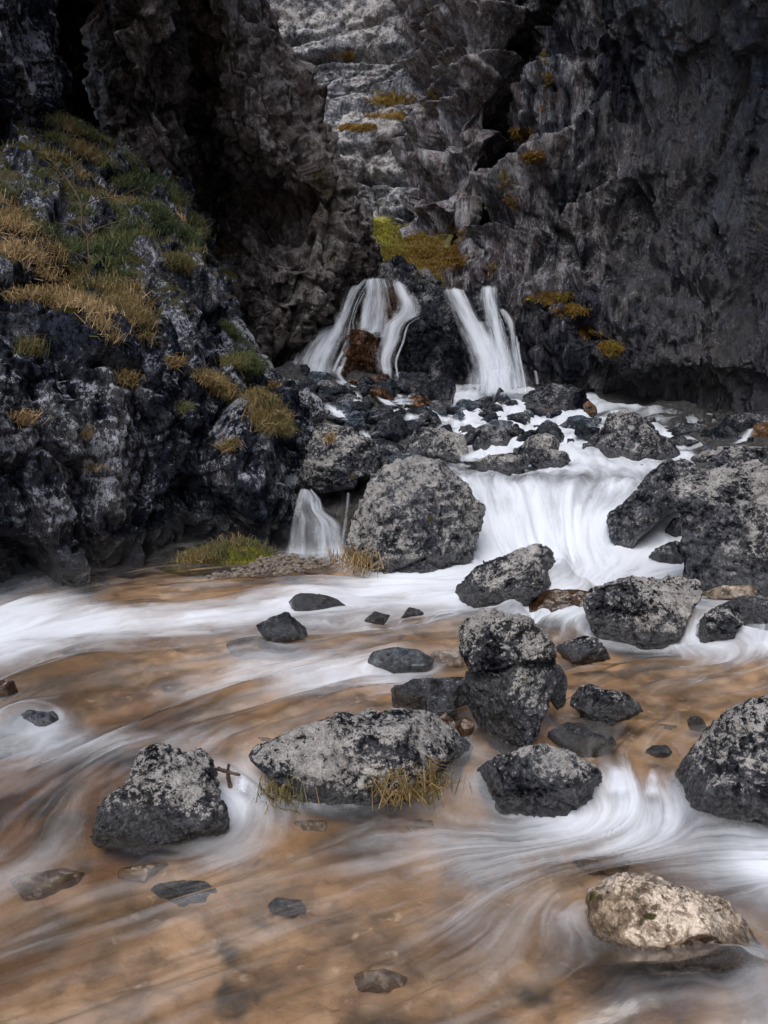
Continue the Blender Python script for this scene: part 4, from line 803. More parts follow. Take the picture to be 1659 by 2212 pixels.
# middle distance, left
rock('great pale rounded boulder in the centre beside the cascade', [(743, 1188), (746, 1120), (758, 1060), (788, 1018), (838, 998), (900, 983), (962, 998), (1002, 1038), (1032, 1080), (1052, 1128), (1038, 1150), (1012, 1208), (950, 1220), (860, 1225), (788, 1210)], mat='boulder_mid', level=6, depth=.85, p=4, cuts=[((-.15, -1, .2), .72), ((.05, -.25, 1), .84), ((.75, -.7, .15), .78), ((-.8, -.55, .3), .82), ((.35, -.8, .6), .84), ((-.45, -.7, .75), .88)], rough=1.35, base=(880, 1222), crown=[(880, 1050, 120, 70, .45)], sink=.05, ncut=5, moss=[(930, 1120, 14, 10, .7), (840, 1040, 12, 20, .4)])
rock('chockstone boulder jammed above the small cave fall', [(638, 962), (660, 923), (700, 913), (760, 933), (802, 958), (824, 985), (817, 1012), (772, 1024), (750, 1062), (715, 1066), (665, 1054), (643, 1012)], mat='boulder_mid', level=6, p=3.8, cuts=[((.1, -1, .3), .76), ((-.6, -.6, .6), .84)], Y=8.5, depth=.8, sink=.0, moss=[(760, 1030, 14, 10, .6)])
rock('dark smooth rock the shaded cave fall slides over', [(622, 1215), (632, 1150), (650, 1110), (690, 1090), (725, 1110), (742, 1160), (748, 1215)], mat='rubble', level=5, Y=7.75, depth=.8, rough=.5, wetband=2, sink=.1)
rock('grey boulder resting behind the great pale boulder', [(873, 978), (895, 930), (926, 921), (970, 935), (1001, 953), (1008, 992), (1002, 1003), (962, 1010), (915, 988), (875, 985)], mat='boulder_mid', level=5, Y=9.4)
rock('small pale blue rock on the shoulder of the great pale boulder', [(838, 1006), (848, 983), (880, 979), (907, 984), (903, 1004)], mat='slate', level=4, Y=8.6)
rock('black rock in the shadow beside the chockstone', [(800, 960), (830, 950), (870, 965), (875, 1000), (840, 1012), (815, 1000)], mat='rubble', level=4, Y=9.2)
rock('brown tufa lump with overhanging face below the left waterfall', [(716, 815), (725, 778), (743, 764), (745, 731), (762, 716), (787, 717), (815, 731), (818, 766), (826, 802), (811, 817), (765, 827), (733, 830)], mat='tufa', level=6, Y=14.6, depth=.8, rough=1.3)
rock('orange brown slab lying at the foot of the tufa lump', [(796, 822), (802, 812), (835, 808), (842, 822), (820, 832)], mat='tufa', level=4, Y=13.9)
rock('black craggy outcrop between the two waterfalls', [(818, 596), (838, 578), (860, 569), (882, 585), (915, 596), (944, 614), (950, 640), (962, 667), (985, 704), (1000, 737), (1023, 780), (1028, 850), (984, 850), (962, 832), (933, 822), (897, 818), (850, 825), (845, 766), (868, 708), (860, 671), (832, 627)], mat='rubble', name='rock_outcrop', cat='rock outcrop', level=6, Y=16.5, depth=.7, rough=1.9, moss=[(905, 590, 20, 8, .7), (1000, 760, 10, 30, .4), (940, 790, 30, 20, .3)])
rock('knob of dark rock parting the right stream of the left waterfall', [(868, 720), (880, 690), (900, 672), (915, 690), (912, 730), (905, 770), (875, 780)], mat='rubble', level=5, Y=15.0, rough=1.2)
rock('rounded rock dome the left waterfall pours over', [(640, 800), (665, 720), (725, 690), (740, 640), (765, 610), (800, 602), (838, 612), (860, 660), (866, 700), (850, 760), (835, 810), (740, 830), (660, 830)], mat='tufa', name='rock_outcrop', cat='rock outcrop', level=6, Y=16.3, depth=.6, rough=1.6)
rock('rock step behind the right waterfall', [(950, 650), (958, 626), (990, 622), (1020, 612), (1040, 614), (1068, 620), (1085, 650), (1120, 700), (1145, 800), (1145, 870), (1010, 870), (985, 740)], mat='rubble', name='rock_outcrop', cat='rock outcrop', level=6, Y=17.0, depth=.5, rough=1.8)
rock('low grey ledge on the moss slope above the left waterfall', [(800, 590), (820, 574), (850, 568), (880, 580), (870, 600), (820, 606)], mat='boulder_mid', level=4, Y=17.0)
named = [((689, 826), 66, 46, 'slate', 'tilted slate grey block at the left foot of the left waterfall', 13.6), ((635, 812), 44, 46, 'rubble', 'black block against the buttress left of the slate grey block', 14.2),
         ((660, 798), 20, 20, 'rubble', 'small dark stone perched on the black block by the left waterfall', 13.9), ((749, 850), 36, 34, 'slate', 'blue grey stone below the tufa lump', 13.2),
         ((787, 846), 44, 32, 'rubble', 'dark stone directly below the orange slab', 13.4), ((838, 838), 50, 36, 'rubble', 'dark blocky stone right of the orange slab', 13.5),
         ((948, 846), 72, 52, 'rubble', 'large square black block between the waterfalls at their foot', 13.6), ((897, 822), 98, 30, 'rubble', 'long dark slab leaning below the black outcrop', 14.4),
         ((751, 876), 72, 46, 'rubble', 'broad dark stone in the rubble below the blue grey stone', 12.6), ((765, 922), 50, 34, 'slate', 'wet blue stone with a rivulet running over its edge', 11.2),
         ((820, 912), 52, 46, 'rubble', 'upright dark stone right of the wet blue stone', 11.4), ((868, 910), 56, 42, 'rubble', 'rounded dark stone in the middle of the rubble', 11.5),
         ((926, 912), 66, 44, 'rubble', 'dark stone beside the white stream at the rubble edge', 11.3), ((809, 878), 56, 30, 'rubble', 'flat dark stone between two rivulets', 12.6),
         ((904, 872), 52, 30, 'tufa', 'brownish stone under the square black block', 12.9), ((857, 936), 58, 36, 'rubble', 'dark stone above the grey boulder in the rubble', 10.6),
         ((842, 972), 50, 34, 'rubble', 'small black stone between chockstone and grey boulder', 9.7), ((944, 890), 40, 44, 'rubble', 'tall dark stone at the edge of the white stream', 12.2),
         ((680, 880), 50, 34, 'rubble', 'dark stone beside the upper grass tufts', 12.0), ((715, 905), 40, 28, 'slate', 'bluish slab beside the uppermost rivulet', 11.6),
         ((664, 862), 52, 26, 'slate', 'thin flat slab by the end of the grassy crag', 12.8), ((1032, 880), 24, 12, 'rubble', 'tiny flat stone in the white water left of the triangular rock', 13.6),
         ((1103, 906), 24, 14, 'tufa', 'small reddish stone in front of the blocky boulder', 12.8), ((1011, 936), 44, 30, 'rubble', 'dark stone veiled by the white stream near the rubble', 11.0),
         ((1041, 962), 40, 34, 'rubble', 'wet dark stone at the head of the narrow chute', 9.9), ((1120, 923), 36, 18, 'rubble', 'low stone awash in the white stream below the blocky boulder', 12.0),
         ((1162, 928), 26, 18, 'rubble', 'small stone awash left of the broad grey boulder', 11.8), ((1258, 930), 34, 26, 'rubble', 'dark stone parting the flow left of the broad grey boulder', 11.0),
         ((1278, 934), 40, 22, 'rubble', 'flat dark stone against the broad grey boulder', 10.8), ((1400, 925), 30, 22, 'rubble', 'small dark stone behind the broad grey boulder', 11.8),
         ((1470, 955), 60, 26, 'rubble', 'low dark stone beside the thin chute at right', 10.6), ((1020, 1000), 34, 22, 'rubble', 'small dark stone left of the cascade lip rock', 9.2),
         ((1590, 905), 40, 20, 'rubble', 'stone at the foot of the right cliff', 12.6), ((640, 1212), 60, 14, 'rubble', 'row of dark stones at the foot of the cave fall', 7.05),
         ((150, 1312), 66, 40, 'rubble', 'rough dark stone at the water edge under the crag', 5.75), ((690, 1252), 60, 20, 'brown_stone', 'brown stone under the rapids below the cave fall', 6.6),
         ((1505, 1562), 40, 26, 'rubble', 'smooth dark stone awash left of the right edge boulder', 3.5), ((1425, 1622), 50, 22, 'rubble', 'dark brown stone parting the little chute', 3.2)]
for (c, ww, hh, mt, lb, Yd) in named:
    rock(lb, blob(*c, ww * 1.08, hh * 1.1), mat=mt, level=4, Y=Yd, name='stone', cat='stone', sink=.3, depth=.9)
for (c, ww, hh, mt, lb) in [((400, 1930), 150, 60, 'slate', 'greenish stone under the brown water at lower left'), ((315, 1888), 110, 44, 'silt_stone', 'pinkish stone under water above the greenish stone'), ((665, 1795), 90, 50, 'white_stone', 'pale grey stone just under water below the flat boulder'),
                            ((925, 1795), 120, 50, 'silt_stone', 'flat brown stone under clear water below the grass tuft'), ((820, 2120), 110, 50, 'silt_stone', 'dark stone on the bed near the bottom of the picture'), ((110, 1910), 160, 60, 'silt_stone', 'orange ledge of stone under water at lower left'),
                            ((1300, 1870), 130, 50, 'silt_stone', 'amber stone under water behind the cream boulder'), ((560, 1610), 80, 40, 'silt_stone', 'brown stone under the riffle left of the flat boulder'), ((1440, 1580), 110, 30, 'silt_stone', 'flat tan stone under the still pool at right'), ((560, 1400), 130, 40, 'silt_stone', 'brown rounded slab awash below the black pyramid rock'),
                            ((970, 1430), 90, 50, 'silt_stone', 'brown submerged stone left of the tall cracked boulder'), ((620, 1960), 90, 40, 'slate', 'blurred grey stone under the brown water in the foreground')]:
    q = hit(*c, -.085); rock(lb, blob(*c, ww, hh), mat=mt, level=4, Y=q[1] + .06, name='submerged_stone', cat='stone', rough=.6, depth=.7, sink=0, wetband=-9)

# water sheet
nr, nc = 640, 560
X, Y = river_grid(nr, nc, 1.05, 17.0, .84)
Z = zwater(X, Y); PS = gsample(_PG, X, Y); FOA = gsample(_FG, X, Y)
for cx_, cy_, rx_, ry_ in RK:               # the current parts round every boulder and whitens against it
    d2 = ((X - cx_) / rx_) ** 2 + ((Y - cy_) / ry_) ** 2; pc_ = gsample(_PG, cx_, cy_)
    PS = pc_ + (PS - pc_) * (1 - np.where(d2 < 1, 1, np.exp(-(d2 - 1) * .45)) * .85)
    FOA = FOA + .15 * np.exp(-((np.sqrt(d2) - 1.05) / .16) ** 2) * (.4 + .6 * sstep(-.3, .6, (Y - cy_) / ry_)) * sstep(-.2, .15, FOA)
AL = .62 * X + .78 * Y
sv = np.stack([PS * 2.6, AL * 1.1, np.zeros_like(X)], -1)
Z = Z + (.045 + .035 * sstep(2.5, 3.6, Y) * sstep(9, 7.5, Y)) * fbm(sv, 3, 5) + .012 * fbm(np.stack([PS * 9, AL * 2.2, X * 0 + 3], -1), 2, 9)
Z = Z + .13 * np.clip(FOA - .3, 0, .6) * fbm(np.stack([PS * 4.0, AL * 1.3, X * 0 + 8], -1), 3, 15, .5, True) * sstep(6.4, 7.2, Y)
WATER_V = np.stack([X, Y, Z], -1)
link('river', mesh_np('river', WATER_V, grid_faces(nr, nc), M['water'], {'psi': PS, 'along': AL, 'foam': FOA}), kind='structure',
     label='white and brown stream tumbling over boulders through the gorge', category='river')

# loose rubble, every stone its own object
protos = []
for k in range(6):
    D, F = ico(3); rg = np.random.default_rng(50 + k); V = D * rg.uniform(.6, 1, 3)
    for _ in range(9):
        n = rg.normal(size=3); n /= np.linalg.norm(n); s = V @ n; V = V - np.maximum(s - np.quantile(s, .84), 0)[:, None] * n
    f1, _ = facets(V * 2.2 + k * 9, k); V = V + D * (.10 * f1 + .06 * fbm(V * 4 + k, 3, k))[:, None]
    protos.append([mesh_np('stone', V, F, M[m]) for m in ('rubble', 'slate', 'tufa')])
def scatter(poly, n, s0, s1, label, group, mats=(.8, .15, .05), dz=0.0, name='stone', avoid_water=.7):
    xs, ys = [p[0] for p in poly], [p[1] for p in poly]; k = 0
    for _ in range(n * 30):
        if k >= n: break
        x, y = random.uniform(min(xs), max(xs)), random.uniform(min(ys), max(ys))
        if not inpoly([x], [y], poly)[0]: continue
        h = hit(x, y, .02)
        if gsample(_FG, h[0], h[1]) > avoid_water: continue
        s = (s0 + (s1 - s0) * random.random() ** 2) * .5
        o = link(name, random.choice(protos)[int(np.searchsorted(np.cumsum(mats), random.random() * .999))], None, (h[0], h[1], h[2] + dz + s * .15), label=label, category='stone', group=group)
        o.scale = (s * random.uniform(.8, 1.3), s * random.uniform(.8, 1.2), s * random.uniform(.55, .9)); o.rotation_euler = (random.uniform(-.5, .5), random.uniform(-.5, .5), random.uniform(0, 6.28)); k += 1
scatter([(630, 835), (720, 820), (960, 850), (970, 960), (1000, 990), (880, 940), (800, 975), (740, 925), (640, 880)], 130, .14, .58, 'small dark angular stone in the rubble below the left waterfall', 'loose stones in the rubble below the falls')
scatter([(970, 860), (1280, 880), (1300, 920), (1220, 960), (1100, 960), (1000, 960)], 75, .12, .62, 'small dark stone poking out of the white upper stream', 'stones in the upper stream', avoid_water=2)
scatter([(1390, 905), (1600, 895), (1700, 900), (1700, 985), (1560, 985), (1460, 960)], 46, .1, .4, 'small dark stone at the foot of the right cliff', 'stones under the right cliff', avoid_water=2, mats=(.75, .1, .15))
scatter([(620, 1000), (650, 960), (640, 1040)], 8, .15, .4, 'dark stone jammed beside the chockstone', 'stones jammed beside the chockstone', avoid_water=2)

# ------------------------------------------------------------------ falling water
def fall(label, rows, Y0, Y1=None, dens=.9, bulge=.12, n=90, m=26, name='waterfall', cat='waterfall', kick=0.0, group=None, film=0, ek=2.3, wide=.24, strand=1):
    Y1 = Y0 if Y1 is None else Y1; k = len(rows); L, Rr = [], []
    for i, r in enumerate(rows):
        ex_ = (r[1] - r[0]) * wide; r = (r[0] - ex_, r[1] + ex_, r[2]); t = i / (k - 1); Yd = Y0 + (Y1 - Y0) * t
        L.append(at(r[0], r[2], Yd)); Rr.append(at(r[1], r[2], Yd))
    L, Rr = catmull(np.array(L), n), catmull(np.array(Rr), n)
    u = np.linspace(0, 1, m); W = L[:, None] * (1 - u)[None, :, None] + Rr[:, None] * u[None, :, None]
    width = np.linalg.norm(Rr - L, axis=1).mean(); length = np.linalg.norm(np.diff((L + Rr) / 2, axis=0), axis=1)
    v = np.concatenate([[0], np.cumsum(length)])
    if film:
        hh = [[hit(*[float(q[0]) for q in project(w_[None])[:2]], film) for w_ in row[::max(1, m // 6)]] for row in W[::max(1, n // 12)]]
        W = catmull(catmull(np.array(hh), n).transpose(1, 0, 2), m).transpose(1, 0, 2); W[..., 2] += .012
    UU, VV = np.meshgrid(u, v); T = np.linspace(0, 1, n)[:, None] * np.ones((1, m))
    W[..., 1] -= bulge * np.sin(np.pi * UU) ** .7
    seed = int(rows[0][0])
    W[..., 1] -= (.07 * fbm(np.stack([UU.ravel() * width * 5, VV.ravel() * .8, UU.ravel() * 0 + seed], -1), 3, 3)).reshape(UU.shape)
    e = np.clip(np.minimum(UU, 1 - UU) * ek, 0, 1) * np.clip(T * 14 + .25, 0, 1) * np.clip((1 - T) * 9 + .3, 0, 1)
    if film: e = np.sin(np.pi * UU) * np.clip(T * 2.2, 0, 1) * np.clip((1 - T) * 4, 0, 1)
    d = dens if np.isscalar(dens) else np.interp(T, np.linspace(0, 1, len(dens)), dens)
    V = W.reshape(-1, 3); c = V.mean(0) * np.array([1, 1, 0]) + np.array([0, 0, V[:, 2].min()])
    pr = dict(label=label, category=cat)
    if group: pr['group'] = group
    return link(name, mesh_np(name, V - c, grid_faces(n, m), M['fall'], {'psi': UU.ravel() * width + seed, 'along': VV.ravel(), 'edge': e.ravel(), 'foam': (np.ones(UU.shape) * d).ravel()}), None, c, **pr)

def cascade(label, parts, name='waterfall'):
    root = bpy.data.objects.new(name, None); COL.objects.link(root); root['label'] = label; root['category'] = 'waterfall'
    rg = np.random.default_rng(len(label)); more = []
    for rows, Y0, kw in parts:                   # loose strands beside every stream
        if len(rows) < 6 or kw.pop('strands', 5) == 0: continue
        for _ in range(3):
            a = rg.uniform(-.22, 1.0) if kw.get('strand', 1) else rg.uniform(0, .7); w_ = rg.uniform(.14, .3); i0 = rg.integers(0, len(rows) - 3); i1 = len(rows)
            sub = [(r[0] + (r[1] - r[0]) * (a + (a - .5) * .25 * k / len(rows)), r[0] + (r[1] - r[0]) * (a + w_ + (a - .5) * .25 * k / len(rows)), r[2] + 2) for k, r in enumerate(rows)][i0:i1]
            Y1 = kw.get('Y1', Y0); ya = Y0 + (Y1 - Y0) * i0 / (len(rows) - 1)
            more.append((sub, ya - .03, dict(Y1=Y1 - .05, dens=rg.uniform(.36, .52), bulge=.05, m=10)))
    os = [fall('', *p[:2], **p[2]) for p in list(parts) + more]
    root.location = min((o.location for o in os), key=lambda l: l.z).copy()
    for o in os:
        o.parent = root; o.location = o.location - root.location; o.name = 'falling_stream'; o.data.name = 'falling_stream'
        for k in ('label', 'category'): del o[k]
cascade('broad left waterfall spreading over a rock dome in several veils', [
    ([(766, 808, 601), (748, 790, 622), (736, 772, 655), (726, 760, 690), (690, 756, 715), (664, 748, 750), (648, 730, 785), (636, 720, 812)], 15.5, dict(Y1=14.3, dens=[.8, .72, .68, .62, .62, .64, .7])),
    ([(784, 838, 600), (780, 852, 628), (772, 862, 665), (762, 866, 700), (758, 852, 726)], 15.4, dict(Y1=14.9, dens=[.8, .6, .52, .5, .55])),
    ([(790, 814, 602), (784, 810, 640), (778, 802, 680), (774, 798, 718)], 15.3, dict(Y1=14.85, dens=.8, m=14)),
    ([(843, 872, 606), (850, 890, 632), (858, 906, 660), (850, 905, 682), (832, 876, 702), (820, 864, 740), (813, 850, 780), (822, 856, 822)], 15.2, dict(Y1=14.2, dens=.9)),
    ([(722, 760, 670), (690, 765, 700), (655, 762, 735), (628, 750, 775), (612, 738, 818)], 15.2, dict(Y1=14.1, dens=[.45, .62, .68, .68, .7], bulge=.2, m=40)),
    ([(762, 850, 640), (752, 858, 690), (740, 862, 735)], 15.5, dict(Y1=14.95, dens=.5, bulge=.1, m=40)),
    ([(730, 746, 790), (722, 742, 808), (735, 760, 828), (760, 790, 838)], 14.1, dict(Y1=13.7, dens=.7, n=40, m=14))])
cascade('tall right waterfall of two streams joining into one white chute', [
    ([(953, 1003, 624), (964, 1014, 648), (982, 1036, 690), (1002, 1068, 740), (1018, 1090, 790), (1030, 1116, 856)], 15.8, dict(Y1=15.0, dens=[.85, .9, 1, 1, 1, 1], bulge=.2, wide=.2, strand=0)),
    ([(1033, 1075, 617), (1031, 1076, 645), (1036, 1086, 680), (1045, 1098, 730), (1050, 1118, 790), (1042, 1136, 858)], 15.9, dict(Y1=14.9, dens=[.9, .85, .75, .75, .8, .9], bulge=.16, wide=.2, strand=0)),
    ([(985, 1095, 690), (1000, 1118, 750), (1008, 1136, 800), (1005, 1150, 862)], 16.1, dict(Y1=14.7, dens=[.5, .66, .72, .78], bulge=.25, m=40)),
    ([(1072, 1088, 664), (1086, 1110, 690), (1094, 1116, 720), (1097, 1122, 760), (1104, 1130, 800), (1108, 1140, 856)], 15.6, dict(Y1=14.8, dens=.6, m=16)),
    ([(1112, 1122, 735), (1115, 1126, 770), (1120, 1134, 810), (1124, 1140, 850)], 15.2, dict(Y1=14.8, dens=.5, m=12))])
fall('thin white trickle on the cliff right of the right waterfall', [(1150, 1158, 800), (1152, 1164, 815), (1154, 1166, 832)], 15.2, dens=.6, n=24, m=10)
cascade('small shaded fall sliding out from under the chockstone', [
    ([(652, 672, 1050), (640, 694, 1075), (634, 704, 1100), (626, 738, 1128), (622, 745, 1165), (618, 748, 1208)], 7.95, dict(Y1=7.0, dens=[.5, .42, .36, .36, .44, .62], wide=.12, ek=6, m=44, strands=0)),
    ([(748, 760, 1058), (740, 757, 1100), (732, 752, 1160), (726, 750, 1208)], 7.7, dict(Y1=7.0, dens=.36, m=14, bulge=.04))])
fall('thin sheet of water sliding beside the huge grey boulder', [(1448, 1464, 1105), (1424, 1458, 1125), (1398, 1448, 1150), (1383, 1444, 1180), (1362, 1424, 1212)], 7.75, 6.75, dens=.42, bulge=.04)
fall('small curtain of water over the ledge at the right edge', [(1578, 1720, 1346), (1574, 1720, 1362), (1568, 1720, 1385), (1560, 1720, 1408)], hit(1640, 1408)[1] + .1, hit(1640, 1408)[1] - .02, dens=.36, bulge=.02, n=40, m=60)
fall('thin spill beside the square slab boulder', [(1490, 1520, 1330), (1482, 1516, 1350), (1470, 1512, 1372), (1462, 1510, 1392)], hit(1490, 1392)[1] + .1, hit(1490, 1392)[1] - .02, dens=.45, bulge=.02, n=40, m=20)
fall('small chute pouring right of the domed boulder', [(1290, 1340, 1642), (1308, 1362, 1664), (1302, 1378, 1700), (1288, 1384, 1752)], hit(1335, 1752)[1] + .17, hit(1335, 1752)[1] - .01, dens=[.3, .6, .75, .95], bulge=.0, film=.03, n=50, m=40)
fall('narrow chute pouring left of the right edge boulder', [(1394, 1422, 1636), (1390, 1432, 1668), (1384, 1442, 1708), (1372, 1454, 1748)], hit(1410, 1748)[1] + .16, hit(1410, 1748)[1] - .01, dens=[.25, .5, .6, .8], bulge=.0, film=.03, n=50, m=30)
fall('little spill between the jagged rock and the flat boulder', [(506, 545, 1672), (500, 552, 1690), (494, 556, 1712), (488, 560, 1735)], hit(525, 1735)[1] + .1, hit(525, 1735)[1] - .01, dens=.6, bulge=.0, film=.03, n=40, m=24)
fall('row of tiny spills over the flat ledge stone', [(800, 930, 1418), (797, 932, 1426), (794, 934, 1436), (790, 936, 1448)], hit(860, 1448)[1] + .05, hit(860, 1448)[1] - .03, dens=.5, bulge=.0, film=.03, n=24, m=50)
fall('white spill on the rusty boulder at the right edge', [(1604, 1628, 924), (1594, 1618, 943), (1580, 1604, 960), (1572, 1600, 975)], 10.4, 9.9, dens=.8, n=30, m=14)
riv = [[(684, 705, 862), (700, 728, 882), (730, 756, 902), (756, 772, 916)], [(776, 790, 920), (782, 798, 940), (792, 806, 958), (800, 814, 972)], [(760, 775, 842), (764, 780, 860), (766, 786, 880)], [(808, 824, 852), (824, 842, 868), (846, 864, 884)], [(860, 900, 850), (852, 890, 868), (868, 888, 880)], [(876, 896, 890), (880, 905, 902), (870, 892, 914)],
       [(1000, 1030, 975), (1002, 1032, 992), (1000, 1022, 1004)], [(722, 738, 818), (730, 746, 828), (742, 756, 838)], [(640, 654, 845), (648, 662, 856), (655, 668, 864)]]
rl = ['uppermost rivulet running down past the bluish slab', 'rivulet dropping beside the wet blue stone', 'short rivulet under the blue grey stone', 'slanting rivulet below the orange slab', 'rivulet spreading beside the square black block', 'small spill in the middle of the rubble', 'narrow chute beside the grey boulder', 'thread of water at the foot of the tufa lump', 'thread of water at the end of the grassy crag']
for r_, l_ in zip(riv, rl):
    a, b = hit((r_[0][0] + r_[0][1]) / 2, r_[0][2], .2), hit((r_[-1][0] + r_[-1][1]) / 2, r_[-1][2], .15)
    fall(l_, r_, a[1] - .15, b[1] - .1, dens=.95, bulge=.0, n=36, m=14, name='rivulet', cat='rivulet', film=.13, wide=.5)

# ------------------------------------------------------------------ grass, moss, shrub, twig
def blades(P, Nn, n_per, ln, wd, spread, tint, droop=.5, rng=RNG, jitter=.5):
    P = np.repeat(P, n_per, 0); Nn = np.repeat(Nn, n_per, 0); k = len(P)
    tint = np.repeat(tint, n_per) + rng.normal(0, .13, k)
    d = Nn * .5 + np.array([0, 0, .6]) + rng.normal(0, jitter, (k, 3)); d /= np.linalg.norm(d, axis=1, keepdims=True)
    P = P + rng.normal(0, 1, (k, 3)) * spread * np.array([1, 1, .35]); l = ln * rng.uniform(.5, 1.2, k)
    side = np.cross(d, rng.normal(size=(k, 3))); side /= np.linalg.norm(side, axis=1, keepdims=True) + 1e-9
    out = Nn * np.array([1, 1, 0]) + rng.normal(0, .5, (k, 3)) * np.array([1, 1, 0])
    s = side * (wd * rng.uniform(.6, 1.2, k))[:, None]
    m = P + d * (l * .55)[:, None]; t = P + d * (l * .85)[:, None] + (out * .45 - np.array([0, 0, droop])) * (l * .55)[:, None]
    P = P - d * (.03 + .0 * l)[:, None]
    V = np.stack([P - s, P + s, m - s * .7, m + s * .7, t], 1).reshape(-1, 3); b = np.arange(k)[:, None] * 5
    F = np.concatenate([b + [0, 1, 3], b + [0, 3, 2], b + [2, 3, 4]])
    return V, F, np.repeat(np.clip(tint, 0, 1), 5)

V, nrm, px, py, bv = BV['crag']
G = [([(95, 235), (200, 290), (300, 350), (400, 430), (380, 452), (320, 445), (260, 410), (200, 350), (110, 300)], .3, 1.0), ([(0, 310), (120, 320), (200, 400), (330, 440), (320, 520), (260, 560), (300, 640), (325, 745), (250, 750), (180, 670), (60, 660), (-60, 670), (-60, 310)],   .48, .8),
     ([(365, 530), (410, 555), (425, 625), (370, 600)], .6, .8), ([(465, 690), (510, 730), (570, 800), (540, 805), (480, 775)], .5, 1), ([(420, 800), (500, 835), (590, 870), (620, 925), (585, 950), (535, 905), (450, 840)], .60, .3), ([(330, 420), (440, 480), (440, 560), (380, 520), (330, 480)], .6, .5)]
lum = fbm(V / .35, 3, 201); lum2 = fbm(V / .8, 2, 205)
PB, NB, TB = [], [], []
for poly, tn, den in G:
    m = inpoly(px, py, poly) & (nrm[:, 2] > .12) & (lum * .9 + nrm[:, 2] * .35 > .2)
    idx = np.nonzero(m)[0]; area_n = int(min(len(idx), 1700 * den)); idx = RNG.choice(idx, area_n, replace=False) if len(idx) else idx
    PB.append(V[idx]); NB.append(nrm[idx]); TB.append(tn - .06 + .85 * lum2[idx])
PB, NB, TB = np.concatenate(PB), np.concatenate(NB), np.concatenate(TB)
v_, f_, t_ = blades(PB, NB, 22, .135, .0031, .055, TB + .06, .6)
link('grass', mesh_np('grass', v_, f_, M['grass'], {'tint': t_}, smooth=False), kind='stuff', label='rough green and straw coloured grass on the slope of the left crag', category='grass')

def tuft(label, x, y, ln, n, tn, src='crag', Y=None, wd=.004, spread=.06, droop=.5, mat='grass'):
    if src:
        bvh = BV[src][4]; d = Vector(ray(x, y)).normalized(); loc, no, _, _ = bvh.ray_cast(Vector(CAM), d)
        if loc is None: return
        p, nn = np.array(loc), np.array(no); nn = nn if nn @ (CAM - p) > 0 else -nn
    else:
        p = at(x, y, Y); nn = np.array([0, -.4, .9])
    ln *= .78
    v, f, t = blades(np.repeat(p[None], 6, 0) + RNG.normal(0, spread * .5, (6, 3)) * np.array([1, .6, .3]), np.repeat(nn[None], 6, 0), n // 6, ln, wd, spread * .6, np.full(6, tn), droop, jitter=.42)
    link('grass_tuft', mesh_np('grass_tuft', v - p, f, M[mat], {'tint': t}, smooth=False), None, p, label=label, category='grass tuft')
for a in [('straw tuft on the rock face low on the left side of the crag', 45, 912, .22, 110, .75), ('drooping dark tuft on the crag at the far left', 60, 765, .3, 200, .45), ('golden round tuft hanging on the middle of the crag', 268, 826, .25, 220, .72), ('dry stalks on a small ledge in the centre of the crag', 182, 942, .22, 80, .85),
          ('green tuft on the crag face right of the golden round tuft', 385, 885, .2, 120, .4), ('reddish drooping tuft under the overhang on the crag', 445, 824, .22, 160, .8), ('pale hanging tuft above the pebble bank', 500, 965, .24, 150, .7), ('long straw tuft on the end of the crag beside the chockstone', 585, 925, .26, 150, .7),
          ('olive tuft on the crag end above the long straw tuft', 550, 855, .22, 200, .5), ('brown tuft in the cleft right of the grass slope', 365, 790, .24, 160, .8), ('tiny straw tuft on a ledge below the dry stalks', 208, 1010, .12, 50, .8), ('small tuft on the upper end of the crag near the rubble', 590, 835, .18, 120, .7)]:
    tuft(*a)
h = hit(895, 1718); tuft('green and orange grass tuft at the front foot of the flat boulder', 892, 1706, .25, 340, .70, None, h[1] - .0, .0032, .07)
h = hit(635, 1722); tuft('low wet green grass at the left front of the flat boulder', 632, 1714, .15, 190, .55, None, h[1] + .0, .0026, .08, .8)
h = hit(795, 1222); tuft('orange brown grass tuft at the base of the great pale boulder', 795, 1210, .22, 320, .78, None, h[1] + .03, .005, .16)
tuft('dry straw tuft on top of the chockstone', 712, 950, .2, 60, .85, None, 8.2, .005, .05); tuft('small orange grass clump on the mossy rubble edge', 672, 905, .2, 120, .75, None, 11.2, .008, .12)

# grass bank and gravel at the foot of the crag
gb = [(300, 1262), (330, 1240), (400, 1215), (460, 1192), (520, 1180), (570, 1190), (600, 1205), (560, 1222), (480, 1235), (400, 1256), (340, 1268)]
V2, F2, n2 = body(gb, 6.9, .7, 5, seed=77, ncut=2, rough=.6, sink=.1)
link('turf_bank', mesh_np('turf_bank', V2, F2, M['bank'], {'moss': np.full(len(V2), .6)}), kind='structure')
up = np.nonzero((n2[:, 2] > .2) & (V2[:, 2] > zwater(V2[:, 0], V2[:, 1]) + .01))[0]; up = RNG.choice(up, min(700, len(up)), replace=False)
pxx = project(V2[up])[0]; v_, f_, t_ = blades(V2[up], n2[up], 9, .09, .0035, .04, .25 + .35 * RNG.random(len(up)) + .2 * sstep(480, 430, pxx), .7)
va, fa, ta = blades(np.array([at(x, y, 7.1) for x, y in ((480, 1195), (500, 1185), (430, 1210), (520, 1185), (390, 1228))]), np.repeat([[0, -.5, .8]], 5, 0), 45, .26, .004, .05, np.full(5, .78))
link('bank_grass', mesh_np('bank_grass', np.concatenate([v_, va]), np.concatenate([f_, fa + len(v_)]), M['grass'], {'tint': np.concatenate([t_, ta])}, smooth=False), kind='stuff', label='short green turf and dry stalks on the low bank at the foot of the crag', category='grass')
pv_, pf_ = [], []; D, F = ico(1); k = 0
